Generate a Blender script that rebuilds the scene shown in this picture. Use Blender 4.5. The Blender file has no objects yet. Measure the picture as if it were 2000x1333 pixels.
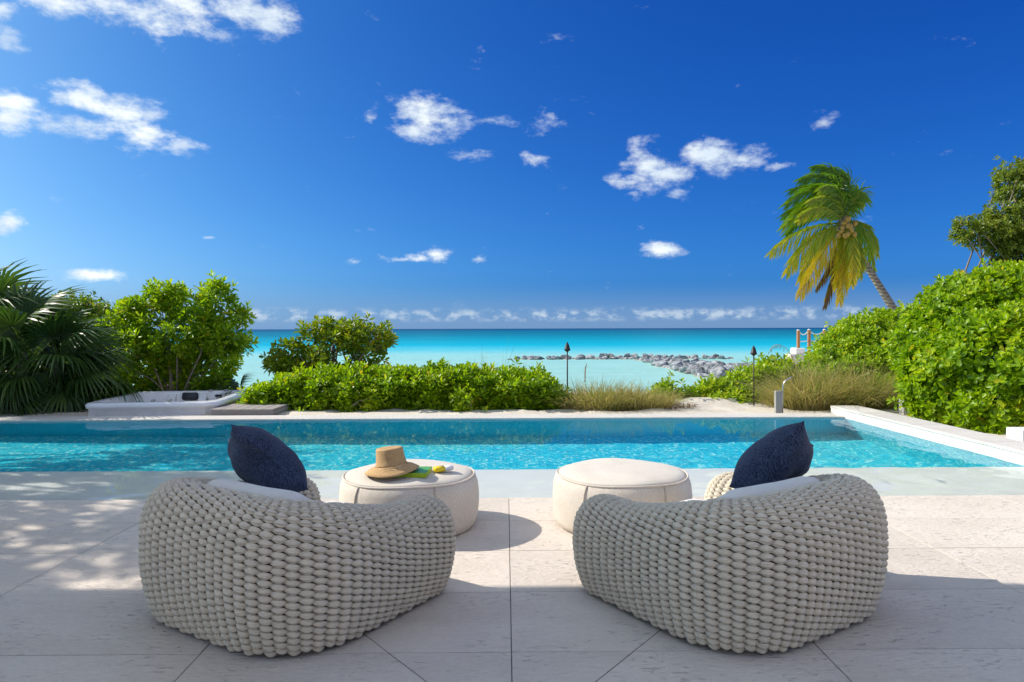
import bpy, math, random
import numpy as np
from mathutils import Vector, Matrix, noise as mnoise

random.seed(7)
RNG = np.random.default_rng(7)
SC = bpy.context.scene
COL = SC.collection
R_ = math.radians

# ------------------------------------------------------------------ camera
F_PX = 1333.0                      # focal length in photograph pixels (24 mm)
CAM_Z = 1.25
YAW = R_(0.5)
ROLL = 0.0032
CX, CY = 1000.0, 642.3             # principal point, on the horizon
fw = Vector((math.sin(YAW), math.cos(YAW), 0)); rt = Vector((math.cos(YAW), -math.sin(YAW), 0)); up = Vector((0, 0, 1))
rc = rt * math.cos(ROLL) - up * math.sin(ROLL); uc = up * math.cos(ROLL) + rt * math.sin(ROLL)
cam_d = bpy.data.cameras.new('camera'); cam = bpy.data.objects.new('camera', cam_d); COL.objects.link(cam)
cam_d.sensor_width = 36; cam_d.lens = 24; cam_d.shift_y = -(666.5 - CY) / 2000.0
cam_d.clip_start = 0.05; cam_d.clip_end = 60000
mw = Matrix.Identity(4)
for i in range(3):
    mw[i][0] = rc[i]; mw[i][1] = uc[i]; mw[i][2] = -fw[i]
mw[0][3], mw[1][3], mw[2][3] = 0, 0, CAM_Z
cam.matrix_world = mw
SC.camera = cam

def at(x, y, Y=None, z=None):
    """photograph pixel -> world point at distance Y or at height z (used to survey the place)"""
    d = fw + rc * ((x - CX) / F_PX) - uc * ((y - CY) / F_PX)
    t = Y / d.y if Y is not None else (z - CAM_Z) / d.z
    return Vector((0, 0, CAM_Z)) + d * t

# ------------------------------------------------------------------ node helper
class NT:
    def __init__(s, tree): s.t = tree
    def n(s, typ, ins=None, **props):
        nd = s.t.nodes.new('ShaderNode' + typ)
        for k, v in props.items(): setattr(nd, k, v)
        for k, v in (ins or {}).items():
            so = nd.inputs[k]
            if isinstance(v, bpy.types.NodeSocket): s.t.links.new(v, so)
            else:
                if hasattr(so, 'default_value'):
                    try: so.default_value = v
                    except Exception: so.default_value = (*v, 1.0)
        return nd
    def math(s, op, a, b=0.0, c=0.0, clamp=False):
        return s.n('Math', {0: a, 1: b, 2: c}, operation=op, use_clamp=clamp).outputs[0]
    def mixc(s, f, a, b, blend='MIX'):
        return s.n('Mix', {0: f, 6: a, 7: b}, data_type='RGBA', blend_type=blend).outputs[2]
    def ramp(s, f, stops, interp='LINEAR'):
        nd = s.n('ValToRGB', {0: f}); cr = nd.color_ramp; cr.interpolation = interp
        while len(cr.elements) > 1: cr.elements.remove(cr.elements[-1])
        cr.elements[0].position = stops[0][0]; cr.elements[0].color = (*stops[0][1], 1)
        for p, c in stops[1:]:
            e = cr.elements.new(p); e.color = (*c, 1)
        return nd.outputs[0]
    def step(s, v, a, b):
        return s.n('MapRange', {0: v, 1: a, 2: b, 3: 0.0, 4: 1.0}, interpolation_type='SMOOTHSTEP').outputs[0]
    def noise(s, vec, scale, detail=3, rough=.5, dist=0.0):
        return s.n('TexNoise', {'Vector': vec, 'Scale': scale, 'Detail': detail, 'Roughness': rough, 'Distortion': dist})
    def scaled(s, vec, sx, sy, sz):
        return s.n('VectorMath', {0: vec, 1: (sx, sy, sz)}, operation='MULTIPLY').outputs[0]

# ------------------------------------------------------------------ sky
SUN_EL = R_(37)
SUN_H = Vector((-.96, .28, 0)).normalized()                    # horizontal direction towards the sun
world = bpy.data.worlds.new('World'); SC.world = world; world.use_nodes = True
wt = world.node_tree; wt.nodes.clear(); W = NT(wt)
sky = W.n('TexSky', sky_type='NISHITA', sun_disc=False, sun_elevation=SUN_EL,
          sun_rotation=math.atan2(SUN_H.x, SUN_H.y), altitude=0, air_density=.5, dust_density=2.0, ozone_density=4)
sp = W.n('SeparateColor', {0: sky.outputs[0]})
chan = []
for i, (g, a) in enumerate(((1.87, 1.10), (1.24, 1.15), (.73, 1.15))):
    x = W.math('MINIMUM', W.math('MULTIPLY', sp.outputs[i], .1), 1.0)
    chan.append(W.math('MULTIPLY', W.math('POWER', x, g), a))
chan[0] = W.math('MINIMUM', chan[0], W.math('MULTIPLY', chan[1], .55))
blue = W.n('CombineColor', {0: chan[0], 1: chan[1], 2: chan[2]}).outputs[0]
gen = W.n('TexCoord').outputs['Generated']
sx = W.n('SeparateXYZ', {0: gen})
az = W.math('ARCTAN2', sx.outputs[0], sx.outputs[1]); el = W.math('ARCSINE', sx.outputs[2])
ae = W.n('CombineXYZ', {0: az, 1: el}).outputs[0]
def ang(px_, py_):
    d = at(px_, py_, Y=1000) - Vector((0, 0, CAM_Z)); d.normalize()
    return math.atan2(d.x, d.y), math.asin(d.z)
def cloud_mask(lst):
    acc = None
    for (x, y, rx, ry) in lst:
        rx *= 1.45; ry *= 1.5; a0, e0 = ang(x, y); ra = abs(ang(x + rx, y)[0] - a0); re = abs(ang(x, y + ry)[1] - e0)
        v = W.n('Mapping', {'Vector': ae, 'Location': (a0, e0, 0), 'Scale': (ra, re, 1)}, vector_type='TEXTURE').outputs[0]
        m = W.n('TexGradient', {0: v}, gradient_type='SPHERICAL').outputs['Fac']
        acc = m if acc is None else W.math('MAXIMUM', acc, m)
    return acc
strong = [(120, 5, 120, 36), (250, 15, 110, 48), (370, 10, 110, 52), (480, 12, 110, 48), (535, 25, 65, 55), (5, 15, 40, 26),
          (25, 195, 75, 30), (20, 235, 45, 34), (165, 195, 95, 34), (175, 245, 105, 32), (235, 215, 60, 42), (275, 262, 80, 34),
          (18, 435, 42, 26), (203, 537, 84, 15), (835, 235, 92, 42), (880, 240, 82, 26), (800, 250, 50, 18),
          (1262, 318, 50, 44), (1300, 340, 66, 30), (1240, 355, 56, 22), (1390, 308, 70, 36), (1445, 308, 70, 26),
          (850, 497, 38, 20), (822, 505, 34, 12), (1290, 489, 56, 17)]
faint = [(15, 75, 60, 34), (345, 285, 70, 34), (300, 225, 60, 40), (440, 65, 60, 28), (725, 229, 32, 16), (905, 308, 54, 22), (1072, 240, 48, 36),
         (1045, 322, 44, 28), (1517, 323, 40, 14), (1605, 236, 42, 26), (690, 511, 34, 11), (937, 507, 36, 11), (790, 508, 40, 8),
         (1232, 380, 40, 20), (410, 464, 20, 6), (960, 235, 60, 16), (1320, 380, 30, 16)]
nv = W.scaled(gen, 1, 1, 1.9)
nz = W.noise(nv, 21, 8, .64, 0.0).outputs[0]
nzc = W.math('MULTIPLY', W.math('SUBTRACT', nz, .5), 3.7)
cs = W.step(W.math('ADD', W.math('MULTIPLY_ADD', cloud_mask(strong), 1.7, -.70), nzc), -.18, 1.2)
cf = W.math('MULTIPLY', W.step(W.math('ADD', W.math('MULTIPLY_ADD', cloud_mask(faint), 1.45, -.78), nzc), -.05, 1.0), .6)
# scattered cloud added over the unseen dome, cover raised for more ambient light
big = W.noise(nv, 3.2, 4, .58, 0.0).outputs[0]
far_w = W.math('MAXIMUM', W.step(el, R_(29), R_(42)), W.step(W.math('ABSOLUTE', az), R_(43), R_(60)))
cg = W.math('MULTIPLY', W.step(big, .45, .60), W.math('MULTIPLY', far_w, W.step(el, R_(3), R_(14))))
# low row of trade cumulus on the horizon
hb = W.noise(W.n('CombineXYZ', {0: W.math('MULTIPLY', az, 1.0), 1: W.math('MULTIPLY', el, 1.7)}).outputs[0], 42, 4, .6, 0.0).outputs[0]
hm = W.math('MULTIPLY', W.step(el, R_(.45), R_(1.0)), W.math('SUBTRACT', 1.0, W.step(el, R_(1.15), R_(1.9))))
ch = W.math('MULTIPLY', W.math('MULTIPLY', W.step(hb, .43, .66), hm), .72)
haze = W.math('MULTIPLY', W.math('SUBTRACT', 1.0, W.step(el, R_(.2), R_(4.0))), .55)
base = W.mixc(haze, blue, (.27, .45, .69, 1))
cc = W.math('MAXIMUM', W.math('MAXIMUM', cs, cf), cg)
nz2 = W.noise(nv, 9, 3, .5, 0.0).outputs[0]
tone = W.mixc(W.step(nz2, .38, .58), (.66, .76, .86, 1), (.92, .97, .95, 1))
skyc = W.mixc(cc, base, tone)
skyc = W.mixc(ch, skyc, (.56, .66, .76, 1))
bg = W.n('Background', {0: W.n('VectorMath', {0: skyc, 1: (10, 10, 10)}, operation='MULTIPLY').outputs[0], 1: .1})
wo = W.n('OutputWorld', {0: bg.outputs[0]})

# ------------------------------------------------------------------ sun and exposure
sun_d = bpy.data.lights.new('sun', 'SUN'); sun_d.energy = 5.0; sun_d.angle = R_(.5); sun_d.color = (1, .93, .83)
sun = bpy.data.objects.new('sun', sun_d); COL.objects.link(sun)
to_sun = SUN_H * math.cos(SUN_EL) + Vector((0, 0, math.sin(SUN_EL)))
sun.rotation_euler = (-to_sun).to_track_quat('-Z', 'Y').to_euler()
sun_d.cycles.is_caustics_light = True
SC.view_settings.view_transform = 'Standard'; SC.view_settings.look = 'None'
SC.view_settings.exposure = 0.20; SC.view_settings.gamma = 1.0
SC.cycles.use_denoising = True
SC.cycles.max_bounces = 8; SC.cycles.diffuse_bounces = 3; SC.cycles.glossy_bounces = 3; SC.cycles.transmission_bounces = 6; SC.cycles.transparent_max_bounces = 8
world.cycles.sampling_method = 'MANUAL'; world.cycles.sample_map_resolution = 512
SC.cycles.sample_clamp_indirect = 6.0

# ------------------------------------------------------------------ mesh helpers
def link(name, me, mat, parent=None, smooth=False):
    o = bpy.data.objects.new(name, me); COL.objects.link(o)
    if mat is not None and not me.materials: me.materials.append(mat)
    if parent is not None: o.parent = parent
    if smooth: me.polygons.foreach_set('use_smooth', np.ones(len(me.polygons), bool))
    return o
def tag(o, label=None, cat=None, group=None, kind=None):
    if label: o['label'] = label
    if cat: o['category'] = cat
    if group: o['group'] = group
    if kind: o['kind'] = kind
    return o
def thing(name, loc, label, cat, group=None, rz=0.0):
    o = bpy.data.objects.new(name, None); COL.objects.link(o); o.location = loc; o.rotation_euler = (0, 0, rz)
    o.empty_display_size = .1
    return tag(o, label, cat, group)
def copy_tree(o, parent=None):
    c = o.copy(); COL.objects.link(c)
    if parent is not None: c.parent = parent
    for ch_ in list(o.children): copy_tree(ch_, c)
    return c

class MB:
    def __init__(s): s.v = []; s.f = []
    def add(s, v, f):
        b = len(s.v); s.v += [tuple(p) for p in v]; s.f += [tuple(i + b for i in q) for q in f]; return s
    def box(s, a, b, bev=0.0):
        (x0, y0, z0), (x1, y1, z1) = a, b
        if bev <= 0:
            return s.add([(x0, y0, z0), (x1, y0, z0), (x1, y1, z0), (x0, y1, z0), (x0, y0, z1), (x1, y0, z1), (x1, y1, z1), (x0, y1, z1)],
                         [(3, 2, 1, 0), (4, 5, 6, 7), (0, 1, 5, 4), (1, 2, 6, 5), (2, 3, 7, 6), (3, 0, 4, 7)])
        e = bev; v = []
        for z, i in ((z0, e), (z0 + e, 0), (z1 - e, 0), (z1, e)):
            v += [(x0 + i, y0 + i, z), (x1 - i, y0 + i, z), (x1 - i, y1 - i, z), (x0 + i, y1 - i, z)]
        f = [(3, 2, 1, 0), (12, 13, 14, 15)]
        for k in range(3):
            for j in range(4):
                f.append((k * 4 + j, k * 4 + (j + 1) % 4, k * 4 + 4 + (j + 1) % 4, k * 4 + 4 + j))
        return s.add(v, f)
    def tube(s, pts, radii, n=8, cap=True):
        pts = [Vector(p) for p in pts]
        if not hasattr(radii, '__len__'): radii = [radii] * len(pts)
        v = []; f = []; ref = None
        for i, p in enumerate(pts):
            t = (pts[min(i + 1, len(pts) - 1)] - pts[max(i - 1, 0)]).normalized()
            if ref is None:
                ref = Vector((1, 0, 0)) if abs(t.x) < .8 else Vector((0, 1, 0))
            a = (ref - t * ref.dot(t)).normalized(); ref = a; b = t.cross(a)
            for k in range(n):
                w = 2 * math.pi * k / n; v.append(p + (a * math.cos(w) + b * math.sin(w)) * radii[i])
        for i in range(len(pts) - 1):
            for k in range(n):
                f.append((i * n + k, i * n + (k + 1) % n, (i + 1) * n + (k + 1) % n, (i + 1) * n + k))
        if cap:
            f.append(tuple(range(n - 1, -1, -1))); f.append(tuple(range((len(pts) - 1) * n, len(pts) * n)))
        return s.add(v, f)
    def lathe(s, prof, n=48, c=(0, 0, 0), cap=True, warp=None):
        v = []; f = []
        for (r, z) in prof:
            for k in range(n):
                w = 2 * math.pi * k / n
                rr, zz = warp(r, z, w) if warp else (r, z)
                v.append((c[0] + rr * math.cos(w), c[1] + rr * math.sin(w), c[2] + zz))
        m = len(prof)
        for i in range(m - 1):
            for k in range(n):
                f.append((i * n + k, i * n + (k + 1) % n, (i + 1) * n + (k + 1) % n, (i + 1) * n + k))
        if cap:
            f.append(tuple(range(n - 1, -1, -1))); f.append(tuple(range((m - 1) * n, m * n)))
        return s.add(v, f)
    def build(s, name, mat, parent=None, smooth=False):
        me = bpy.data.meshes.new(name); me.from_pydata(s.v, [], s.f); me.update()
        return link(name, me, mat, parent, smooth)

def np_mesh(name, V, F, tint=None, uv=None, smooth=False):
    """V (n,3), F (m,3|4); tint per vertex"""
    me = bpy.data.meshes.new(name); k = F.shape[1]
    me.vertices.add(len(V)); me.vertices.foreach_set('co', np.ascontiguousarray(V, np.float32).ravel())
    me.loops.add(F.size); me.loops.foreach_set('vertex_index', np.ascontiguousarray(F, np.int32).ravel())
    me.polygons.add(len(F)); me.polygons.foreach_set('loop_start', np.arange(0, F.size, k, dtype=np.int32))
    if smooth: me.polygons.foreach_set('use_smooth', np.ones(len(F), bool))
    if tint is not None:
        at_ = me.attributes.new('tint', 'FLOAT', 'POINT'); at_.data.foreach_set('value', np.ascontiguousarray(tint, np.float32))
    if uv is not None:
        l = me.uv_layers.new(name='UVMap'); l.data.foreach_set('uv', np.ascontiguousarray(uv[F.ravel()], np.float32).ravel())
    me.update(); me.validate()
    return me

# ------------------------------------------------------------------ materials
def new_mat(name):
    m = bpy.data.materials.new(name); m.use_nodes = True; t = m.node_tree; t.nodes.clear(); N = NT(t)
    N.out = N.n('OutputMaterial'); N.b = N.n('BsdfPrincipled'); t.links.new(N.b.outputs[0], N.out.inputs[0])
    N.obj = N.n('TexCoord').outputs['Object']; N.geo = N.n('NewGeometry').outputs['Position']
    return m, N
def setb(N, **kw):
    names = dict(col='Base Color', rough='Roughness', metal='Metallic', spec='Specular IOR Level', normal='Normal', sheen='Sheen Weight', coat='Coat Weight')
    for k, v in kw.items():
        so = N.b.inputs[names[k]]
        if isinstance(v, bpy.types.NodeSocket): N.t.links.new(v, so)
        else: so.default_value = (*v, 1) if isinstance(v, tuple) and len(v) == 3 else v
def bump(N, h, strength=.3, dist=.01, normal=None):
    ins = {'Height': h, 'Strength': strength, 'Distance': dist}
    if normal is not None: ins['Normal'] = normal
    return N.n('Bump', ins).outputs[0]
def plain(name, col, rough=.5, metal=0.0, var=.12, scale=20, spec=.5, bmp=0.0, stretch=(1, 1, 1)):
    m, N = new_mat(name)
    v = N.scaled(N.obj, *stretch)
    n = N.noise(v, scale, 4, .6).outputs[0]
    lo = tuple(c * (1 - var) for c in col); hi = tuple(min(1, c * (1 + var)) for c in col)
    setb(N, col=N.ramp(n, [(.3, lo), (.7, hi)]), rough=rough, metal=metal, spec=spec)
    if bmp: setb(N, normal=bump(N, n, bmp, .005))
    return m

def stone(name, lo, hi, pits=True, rough=.75):
    m, N = new_mat(name)
    rnd = N.n('ObjectInfo').outputs['Random']
    off = N.n('CombineXYZ', {0: N.math('MULTIPLY', rnd, 37.0), 1: N.math('MULTIPLY', rnd, 11.0)}).outputs[0]
    p = N.n('VectorMath', {0: N.geo, 1: off}, operation='ADD').outputs[0]
    cloud = N.noise(N.scaled(p, .7, 1.3, 1), 2.2, 5, .62).outputs[0]
    grain = N.noise(N.scaled(p, .6, 1.2, 1), 60, 4, .65).outputs[0]
    col = N.ramp(N.math('ADD', N.math('MULTIPLY', cloud, .6), N.math('MULTIPLY', grain, .4)), [(.30, lo), (.68, hi)])
    tone = N.math('MULTIPLY_ADD', rnd, .15, .93)
    col = N.n('VectorMath', {0: col, 1: N.n('CombineXYZ', {0: tone, 1: tone, 2: tone}).outputs[0]}, operation='MULTIPLY').outputs[0]
    h = grain
    if pits:
        pn = N.noise(N.scaled(p, .55, 1.5, 1), 34, 3, .6, .6).outputs[0]
        spots = N.noise(N.scaled(p, .7, 1.5, 1), 3.0, 3, .5).outputs[0]
        pit = N.math('MULTIPLY', N.step(pn, .60, .68), N.step(spots, .38, .62))
        col = N.mixc(N.math('MULTIPLY', pit, .16), col, tuple(c * .40 for c in lo) + (1,))
        slate = N.noise(N.scaled(p, .7, 1.6, 1), 26, 5, .7, .3).outputs[0]
        h = N.math('SUBTRACT', N.math('ADD', N.math('MULTIPLY', grain, .3), N.math('MULTIPLY', slate, .9)), N.math('MULTIPLY', pit, .8))
    setb(N, col=col, rough=rough, spec=.35, normal=bump(N, h, .75, .014))
    return m

M_TILE = stone('limestone tile', (.575, .50, .42), (.735, .655, .57))
M_COPE = stone('pale coping stone', (.56, .52, .48), (.70, .66, .61), pits=False)
M_LEDGE = plain('submerged shelf stone', (.86, .86, .80), .7, var=.03, scale=3)
M_GROUT = plain('dark joint', (.10, .095, .09), .9)
M_PLASTER = plain('white plaster', (.78, .77, .74), .7, var=.05, scale=6, bmp=.15)
M_PAINT = plain('white paint', (.80, .80, .79), .45, var=.03)

def m_mosaic():
    m, N = new_mat('turquoise pool mosaic')
    v = N.n('TexVoronoi', {'Vector': N.geo, 'Scale': 24.0, 'Randomness': .5}, feature='F1')
    v2 = N.n('SeparateColor', {0: v.outputs['Color']})
    col = N.ramp(v2.outputs[0], [(0, (.006, .46, .66)), (.35, (.014, .61, .78)), (.75, (.06, .75, .85)), (1, (.42, .92, .91))])
    d = N.n('TexVoronoi', {'Vector': N.geo, 'Scale': 24.0, 'Randomness': .5}, feature='DISTANCE_TO_EDGE').outputs['Distance']
    col = N.mixc(N.step(d, .02, .06), (.06, .55, .66, 1), col)
    setb(N, col=col, rough=.35, spec=.3)
    return m
M_MOSAIC = m_mosaic()

def m_water():
    m = bpy.data.materials.new('pool water'); m.use_nodes = True; t = m.node_tree; t.nodes.clear(); N = NT(t)
    rf = N.n('BsdfRefraction', {'Color': (.97, .995, 1, 1), 'Roughness': 0.0, 'IOR': 1.33})
    gl = N.n('BsdfGlossy', {'Color': (1, 1, 1, 1), 'Roughness': 0.0})
    fr = N.n('Fresnel', {'IOR': 1.33})
    mx = N.n('MixShader', {0: N.math('MULTIPLY', fr.outputs[0], .45), 1: rf.outputs[0], 2: gl.outputs[0]})
    N.n('OutputMaterial', {0: mx.outputs[0]})
    return m
M_WATER = m_water()

def m_sea():
    m, N = new_mat('sea water')
    s = N.n('SeparateXYZ', {0: N.geo})
    w = N.noise(N.scaled(N.geo, .004, .012, 1), 1.0, 4, .6).outputs[0]
    y = N.math('MULTIPLY', s.outputs[1], N.math('ADD', .72, N.math('MULTIPLY', w, .56)))
    lg = N.math('DIVIDE', N.math('LOGARITHM', y, 10.0), 4.0)
    stop = lambda d: math.log10(d) / 4
    col = N.ramp(lg, [(stop(25), (.34, .57, .50)), (stop(60), (.30, .56, .52)), (stop(84), (.27, .58, .56)), (stop(100), (.10, .52, .60)), (stop(135), (.002, .40, .54)),
                      (stop(220), (.002, .27, .38)), (stop(330), (.002, .19, .28)), (stop(700), (.003, .13, .215)), (stop(1700), (.003, .08, .16)), (stop(4000), (.003, .035, .11))])
    patch = N.step(N.noise(N.scaled(N.geo, .006, .02, 1), 1.6, 4, .6).outputs[0], .52, .66)
    far = N.step(lg, stop(140), stop(260))
    col = N.mixc(N.math('MULTIPLY', N.math('MULTIPLY', patch, far), .6), col, (.004, .15, .24, 1))
    streak = N.noise(N.scaled(N.geo, .05, .35, 1), 1.0, 5, .65).outputs[0]
    col = N.mixc(N.math('MULTIPLY', N.math('MULTIPLY', N.step(streak, .42, .72), .32), N.math('SUBTRACT', 1.0, N.step(lg, stop(80), stop(125)))), col, (.42, .66, .62, 1))
    caps = N.noise(N.scaled(N.geo, .10, .04, 1), 1.0, 5, .75).outputs[0]
    capm = N.math('MULTIPLY', N.step(caps, .735, .76), N.step(lg, stop(150), stop(300)))
    col = N.mixc(capm, col, (.8, .85, .85, 1))
    h = N.math('ADD', N.noise(N.scaled(N.geo, .5, 1.6, 1), 1.0, 5, .6).outputs[0], N.math('MULTIPLY', N.noise(N.scaled(N.geo, .06, .2, 1), 1.0, 3, .5).outputs[0], 3.0))
    setb(N, col=col, rough=.35, spec=.03, normal=bump(N, h, .7, .3))
    return m
M_SEA = m_sea()

def m_sand():
    m, N = new_mat('coral sand')
    a = N.noise(N.geo, 3, 5, .6).outputs[0]; b = N.noise(N.geo, 90, 3, .7).outputs[0]
    col = N.ramp(N.math('ADD', N.math('MULTIPLY', a, .5), N.math('MULTIPLY', b, .5)), [(.3, (.52, .45, .37)), (.62, (.74, .68, .58))])
    setb(N, col=col, rough=.95, spec=.1, normal=bump(N, N.math('ADD', a, N.math('MULTIPLY', b, .25)), .6, .05))
    return m
M_SAND = m_sand()

def m_rope():
    m, N = new_mat('chunky woven rope')
    uv = N.n('TexCoord').outputs['UV']
    us = N.n('SeparateXYZ', {0: uv})
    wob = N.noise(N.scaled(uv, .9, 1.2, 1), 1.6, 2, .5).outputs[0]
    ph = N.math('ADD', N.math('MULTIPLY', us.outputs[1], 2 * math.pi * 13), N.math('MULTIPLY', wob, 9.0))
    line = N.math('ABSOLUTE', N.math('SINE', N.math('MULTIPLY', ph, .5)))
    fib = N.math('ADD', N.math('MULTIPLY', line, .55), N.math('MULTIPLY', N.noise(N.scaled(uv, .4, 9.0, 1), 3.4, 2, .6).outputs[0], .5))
    mott = N.noise(N.obj, 14, 3, .5).outputs[0]
    fz = N.noise(N.obj, 260, 2, .6).outputs[0]
    col = N.ramp(N.math('ADD', N.math('MULTIPLY', fib, .6), N.math('MULTIPLY', mott, .4)), [(.12, (.58, .48, .35)), (.4, (.80, .69, .525)), (.8, (.90, .80, .63))])  # dark stripe lines paint the shade between fibres; mottling is yarn tone
    setb(N, col=col, rough=.9, spec=.15, sheen=.25, normal=bump(N, N.math('ADD', fib, N.math('MULTIPLY', fz, .12)), .8, .006))
    return m
M_ROPE = m_rope()

def fabric(name, lo, hi, scale=420, sheen=.2, b=.35, rough=.95, soft=5.0):
    m, N = new_mat(name)
    wv = N.noise(N.scaled(N.obj, 1, 1, .35), scale, 2, .6).outputs[0]
    big_ = N.noise(N.obj, soft, 3, .5).outputs[0]
    col = N.ramp(N.math('ADD', N.math('MULTIPLY', wv, .7), N.math('MULTIPLY', big_, .3)), [(.36, lo), (.64, hi)])
    wr = N.noise(N.scaled(N.obj, 1, 1, .6), 6, 3, .5).outputs[0]
    n1 = bump(N, wr, .35, .02)
    setb(N, col=col, rough=rough, spec=.12, sheen=sheen, normal=bump(N, wv, b, .003, n1))
    return m
M_CREAM = fabric('cream outdoor fabric', (.56, .495, .41), (.76, .69, .60), 260, .2, .6)
M_CUSH = fabric('off white cushion fabric', (.70, .66, .60), (.80, .77, .71), 500)
M_NAVY = fabric('navy heathered fabric', (.006, .011, .030), (.075, .10, .17), 230, .1, .7)
M_SEAM = plain('taupe piping', (.50, .44, .36), .9)

def m_straw():
    m, N = new_mat('woven straw')
    s = N.n('SeparateXYZ', {0: N.obj})
    r = N.math('SQRT', N.math('ADD', N.math('POWER', s.outputs[0], 2.0), N.math('POWER', s.outputs[1], 2.0)))
    k = N.math('ADD', N.math('MULTIPLY', r, 900.0), N.math('MULTIPLY', s.outputs[2], 900.0))
    rows = N.math('ABSOLUTE', N.math('SINE', k))
    nn = N.noise(N.obj, 120, 3, .6).outputs[0]
    col = N.ramp(N.math('ADD', N.math('MULTIPLY', rows, .3), N.math('MULTIPLY', nn, .7)), [(.3, (.38, .22, .09)), (.7, (.66, .44, .22))])
    setb(N, col=col, rough=.8, spec=.2, normal=bump(N, N.math('ADD', rows, nn), .5, .003))
    return m
M_STRAW = m_straw()
M_LIME = plain('lime book cloth', (.36, .52, .01), .45, var=.06)
M_GREEN = plain('leaf green cover print', (.10, .36, .07), .4, var=.1, scale=40)
M_PAGES = plain('book pages', (.78, .74, .62), .8)
M_YELLOW = plain('yellow plastic', (.85, .62, .01), .3, var=.04)

def leaf_mat(name, stops, trans=.35, rough=.38, spec=.45):
    m, N = new_mat(name)
    t = N.n('Attribute', attribute_name='tint').outputs['Fac']
    col = N.ramp(t, stops)
    nn = N.noise(N.geo, 45, 2, .5).outputs[0]
    col = N.mixc(N.math('MULTIPLY', nn, .2), col, (.05, .09, .01, 1))
    setb(N, col=col, rough=rough, spec=spec)
    tr = N.n('BsdfTranslucent', {0: N.n('VectorMath', {0: col, 1: (1.25, 1.3, .6)}, operation='MULTIPLY').outputs[0]})
    mx = N.n('MixShader', {0: trans, 1: N.b.outputs[0], 2: tr.outputs[0]})
    N.t.links.new(mx.outputs[0], N.out.inputs[0])
    return m
M_LEAF = leaf_mat('glossy naupaka leaf', [(0, (.07, .16, .006)), (.4, (.19, .34, .006)), (.75, (.34, .50, .008)), (.93, (.50, .58, .02)), (1, (.70, .48, .03))], .45)
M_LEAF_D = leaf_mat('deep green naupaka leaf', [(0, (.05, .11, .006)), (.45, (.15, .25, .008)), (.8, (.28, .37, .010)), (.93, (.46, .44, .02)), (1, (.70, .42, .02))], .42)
M_OLIVE = leaf_mat('olive green tree leaf', [(0, (.08, .13, .014)), (.5, (.19, .26, .026)), (.9, (.33, .36, .05)), (1, (.42, .32, .05))], .42)
M_FAN = leaf_mat('dark fan palm leaf', [(0, (.02, .05, .014)), (.5, (.05, .11, .022)), (.85, (.12, .19, .04)), (1, (.30, .31, .12))], .3, .4, .4)
M_COCO = leaf_mat('coconut palm leaf', [(0, (.05, .13, .010)), (.35, (.13, .27, .012)), (.6, (.34, .40, .02)), (.82, (.70, .48, .02)), (.93, (.62, .38, .05)), (1, (.20, .12, .055))], .42)
M_GRASS = leaf_mat('dry dune grass', [(0, (.11, .20, .03)), (.4, (.25, .29, .07)), (.7, (.50, .40, .19)), (1, (.68, .52, .30))], .4, .6, .2)
M_RED = leaf_mat('reddish ground cover leaf', [(0, (.10, .14, .02)), (.5, (.24, .13, .05)), (1, (.36, .16, .09))], .25, .6, .2)
M_BARK = plain('grey brown bark', (.27, .22, .17), .95, var=.4, scale=30, spec=.1, bmp=.8, stretch=(1, 1, .3))
def m_palmbark():
    m, N = new_mat('ringed palm bark')
    s = N.n('SeparateXYZ', {0: N.geo})
    rings = N.math('SINE', N.math('MULTIPLY', s.outputs[2], 55.0))
    n = N.noise(N.geo, 12, 4, .6).outputs[0]
    col = N.ramp(N.math('ADD', N.math('MULTIPLY', rings, .12), n), [(.3, (.13, .11, .09)), (.7, (.30, .27, .23))])
    setb(N, col=col, rough=.9, spec=.1, normal=bump(N, N.math('ADD', rings, n), .6, .02))
    return m
M_PBARK = m_palmbark()
M_COCONUT = plain('yellow brown coconut husk', (.30, .19, .03), .5, var=.3, scale=6)

def m_rock():
    m, N = new_mat('veined grey boulder')
    rnd = N.n('ObjectInfo').outputs['Random']
    a = N.noise(N.geo, 1.6, 6, .62, .8).outputs[0]
    vein = N.step(N.math('ABSOLUTE', N.math('SUBTRACT', N.noise(N.geo, 1.1, 4, .55, 1.2).outputs[0], .5)), .0, .035)
    col = N.ramp(a, [(.34, (.07, .075, .085)), (.5, (.22, .235, .26)), (.66, (.46, .47, .47))])
    t = N.math('MULTIPLY_ADD', rnd, .55, .70)
    col = N.n('VectorMath', {0: col, 1: N.n('CombineXYZ', {0: t, 1: t, 2: t}).outputs[0]}, operation='MULTIPLY').outputs[0]
    col = N.mixc(N.math('MULTIPLY', N.math('SUBTRACT', 1.0, vein), .45), col, (.58, .57, .54, 1))
    z = N.n('SeparateXYZ', {0: N.geo}).outputs[2]
    tide = N.math('SUBTRACT', 1.0, N.step(N.math('ADD', z, N.math('MULTIPLY', a, -.35)), -2.24, -2.06))
    col = N.mixc(tide, col, (.50, .40, .22, 1))
    setb(N, col=col, rough=.8, spec=.3, normal=bump(N, N.noise(N.geo, 5, 6, .65).outputs[0], .7, .12))
    return m
M_ROCK = m_rock()
M_TUB = plain('pearl white acrylic', (.84, .84, .85), .18, var=.08, scale=3, spec=.6)
M_TUBDK = plain('charcoal foam headrest', (.035, .04, .055), .6)
M_STEEL = plain('brushed steel', (.55, .55, .54), .28, 1.0, var=.06)
M_DARK = plain('oxidised bronze', (.05, .042, .04), .5, .6, var=.3)
M_WOODG = plain('weathered grey decking', (.30, .27, .25), .85, var=.3, scale=14, bmp=.4, stretch=(8, 1, 8))
M_WOOD = plain('warm brown timber', (.42, .19, .07), .6, var=.25, scale=14, bmp=.3, stretch=(6, 6, 1))
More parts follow.
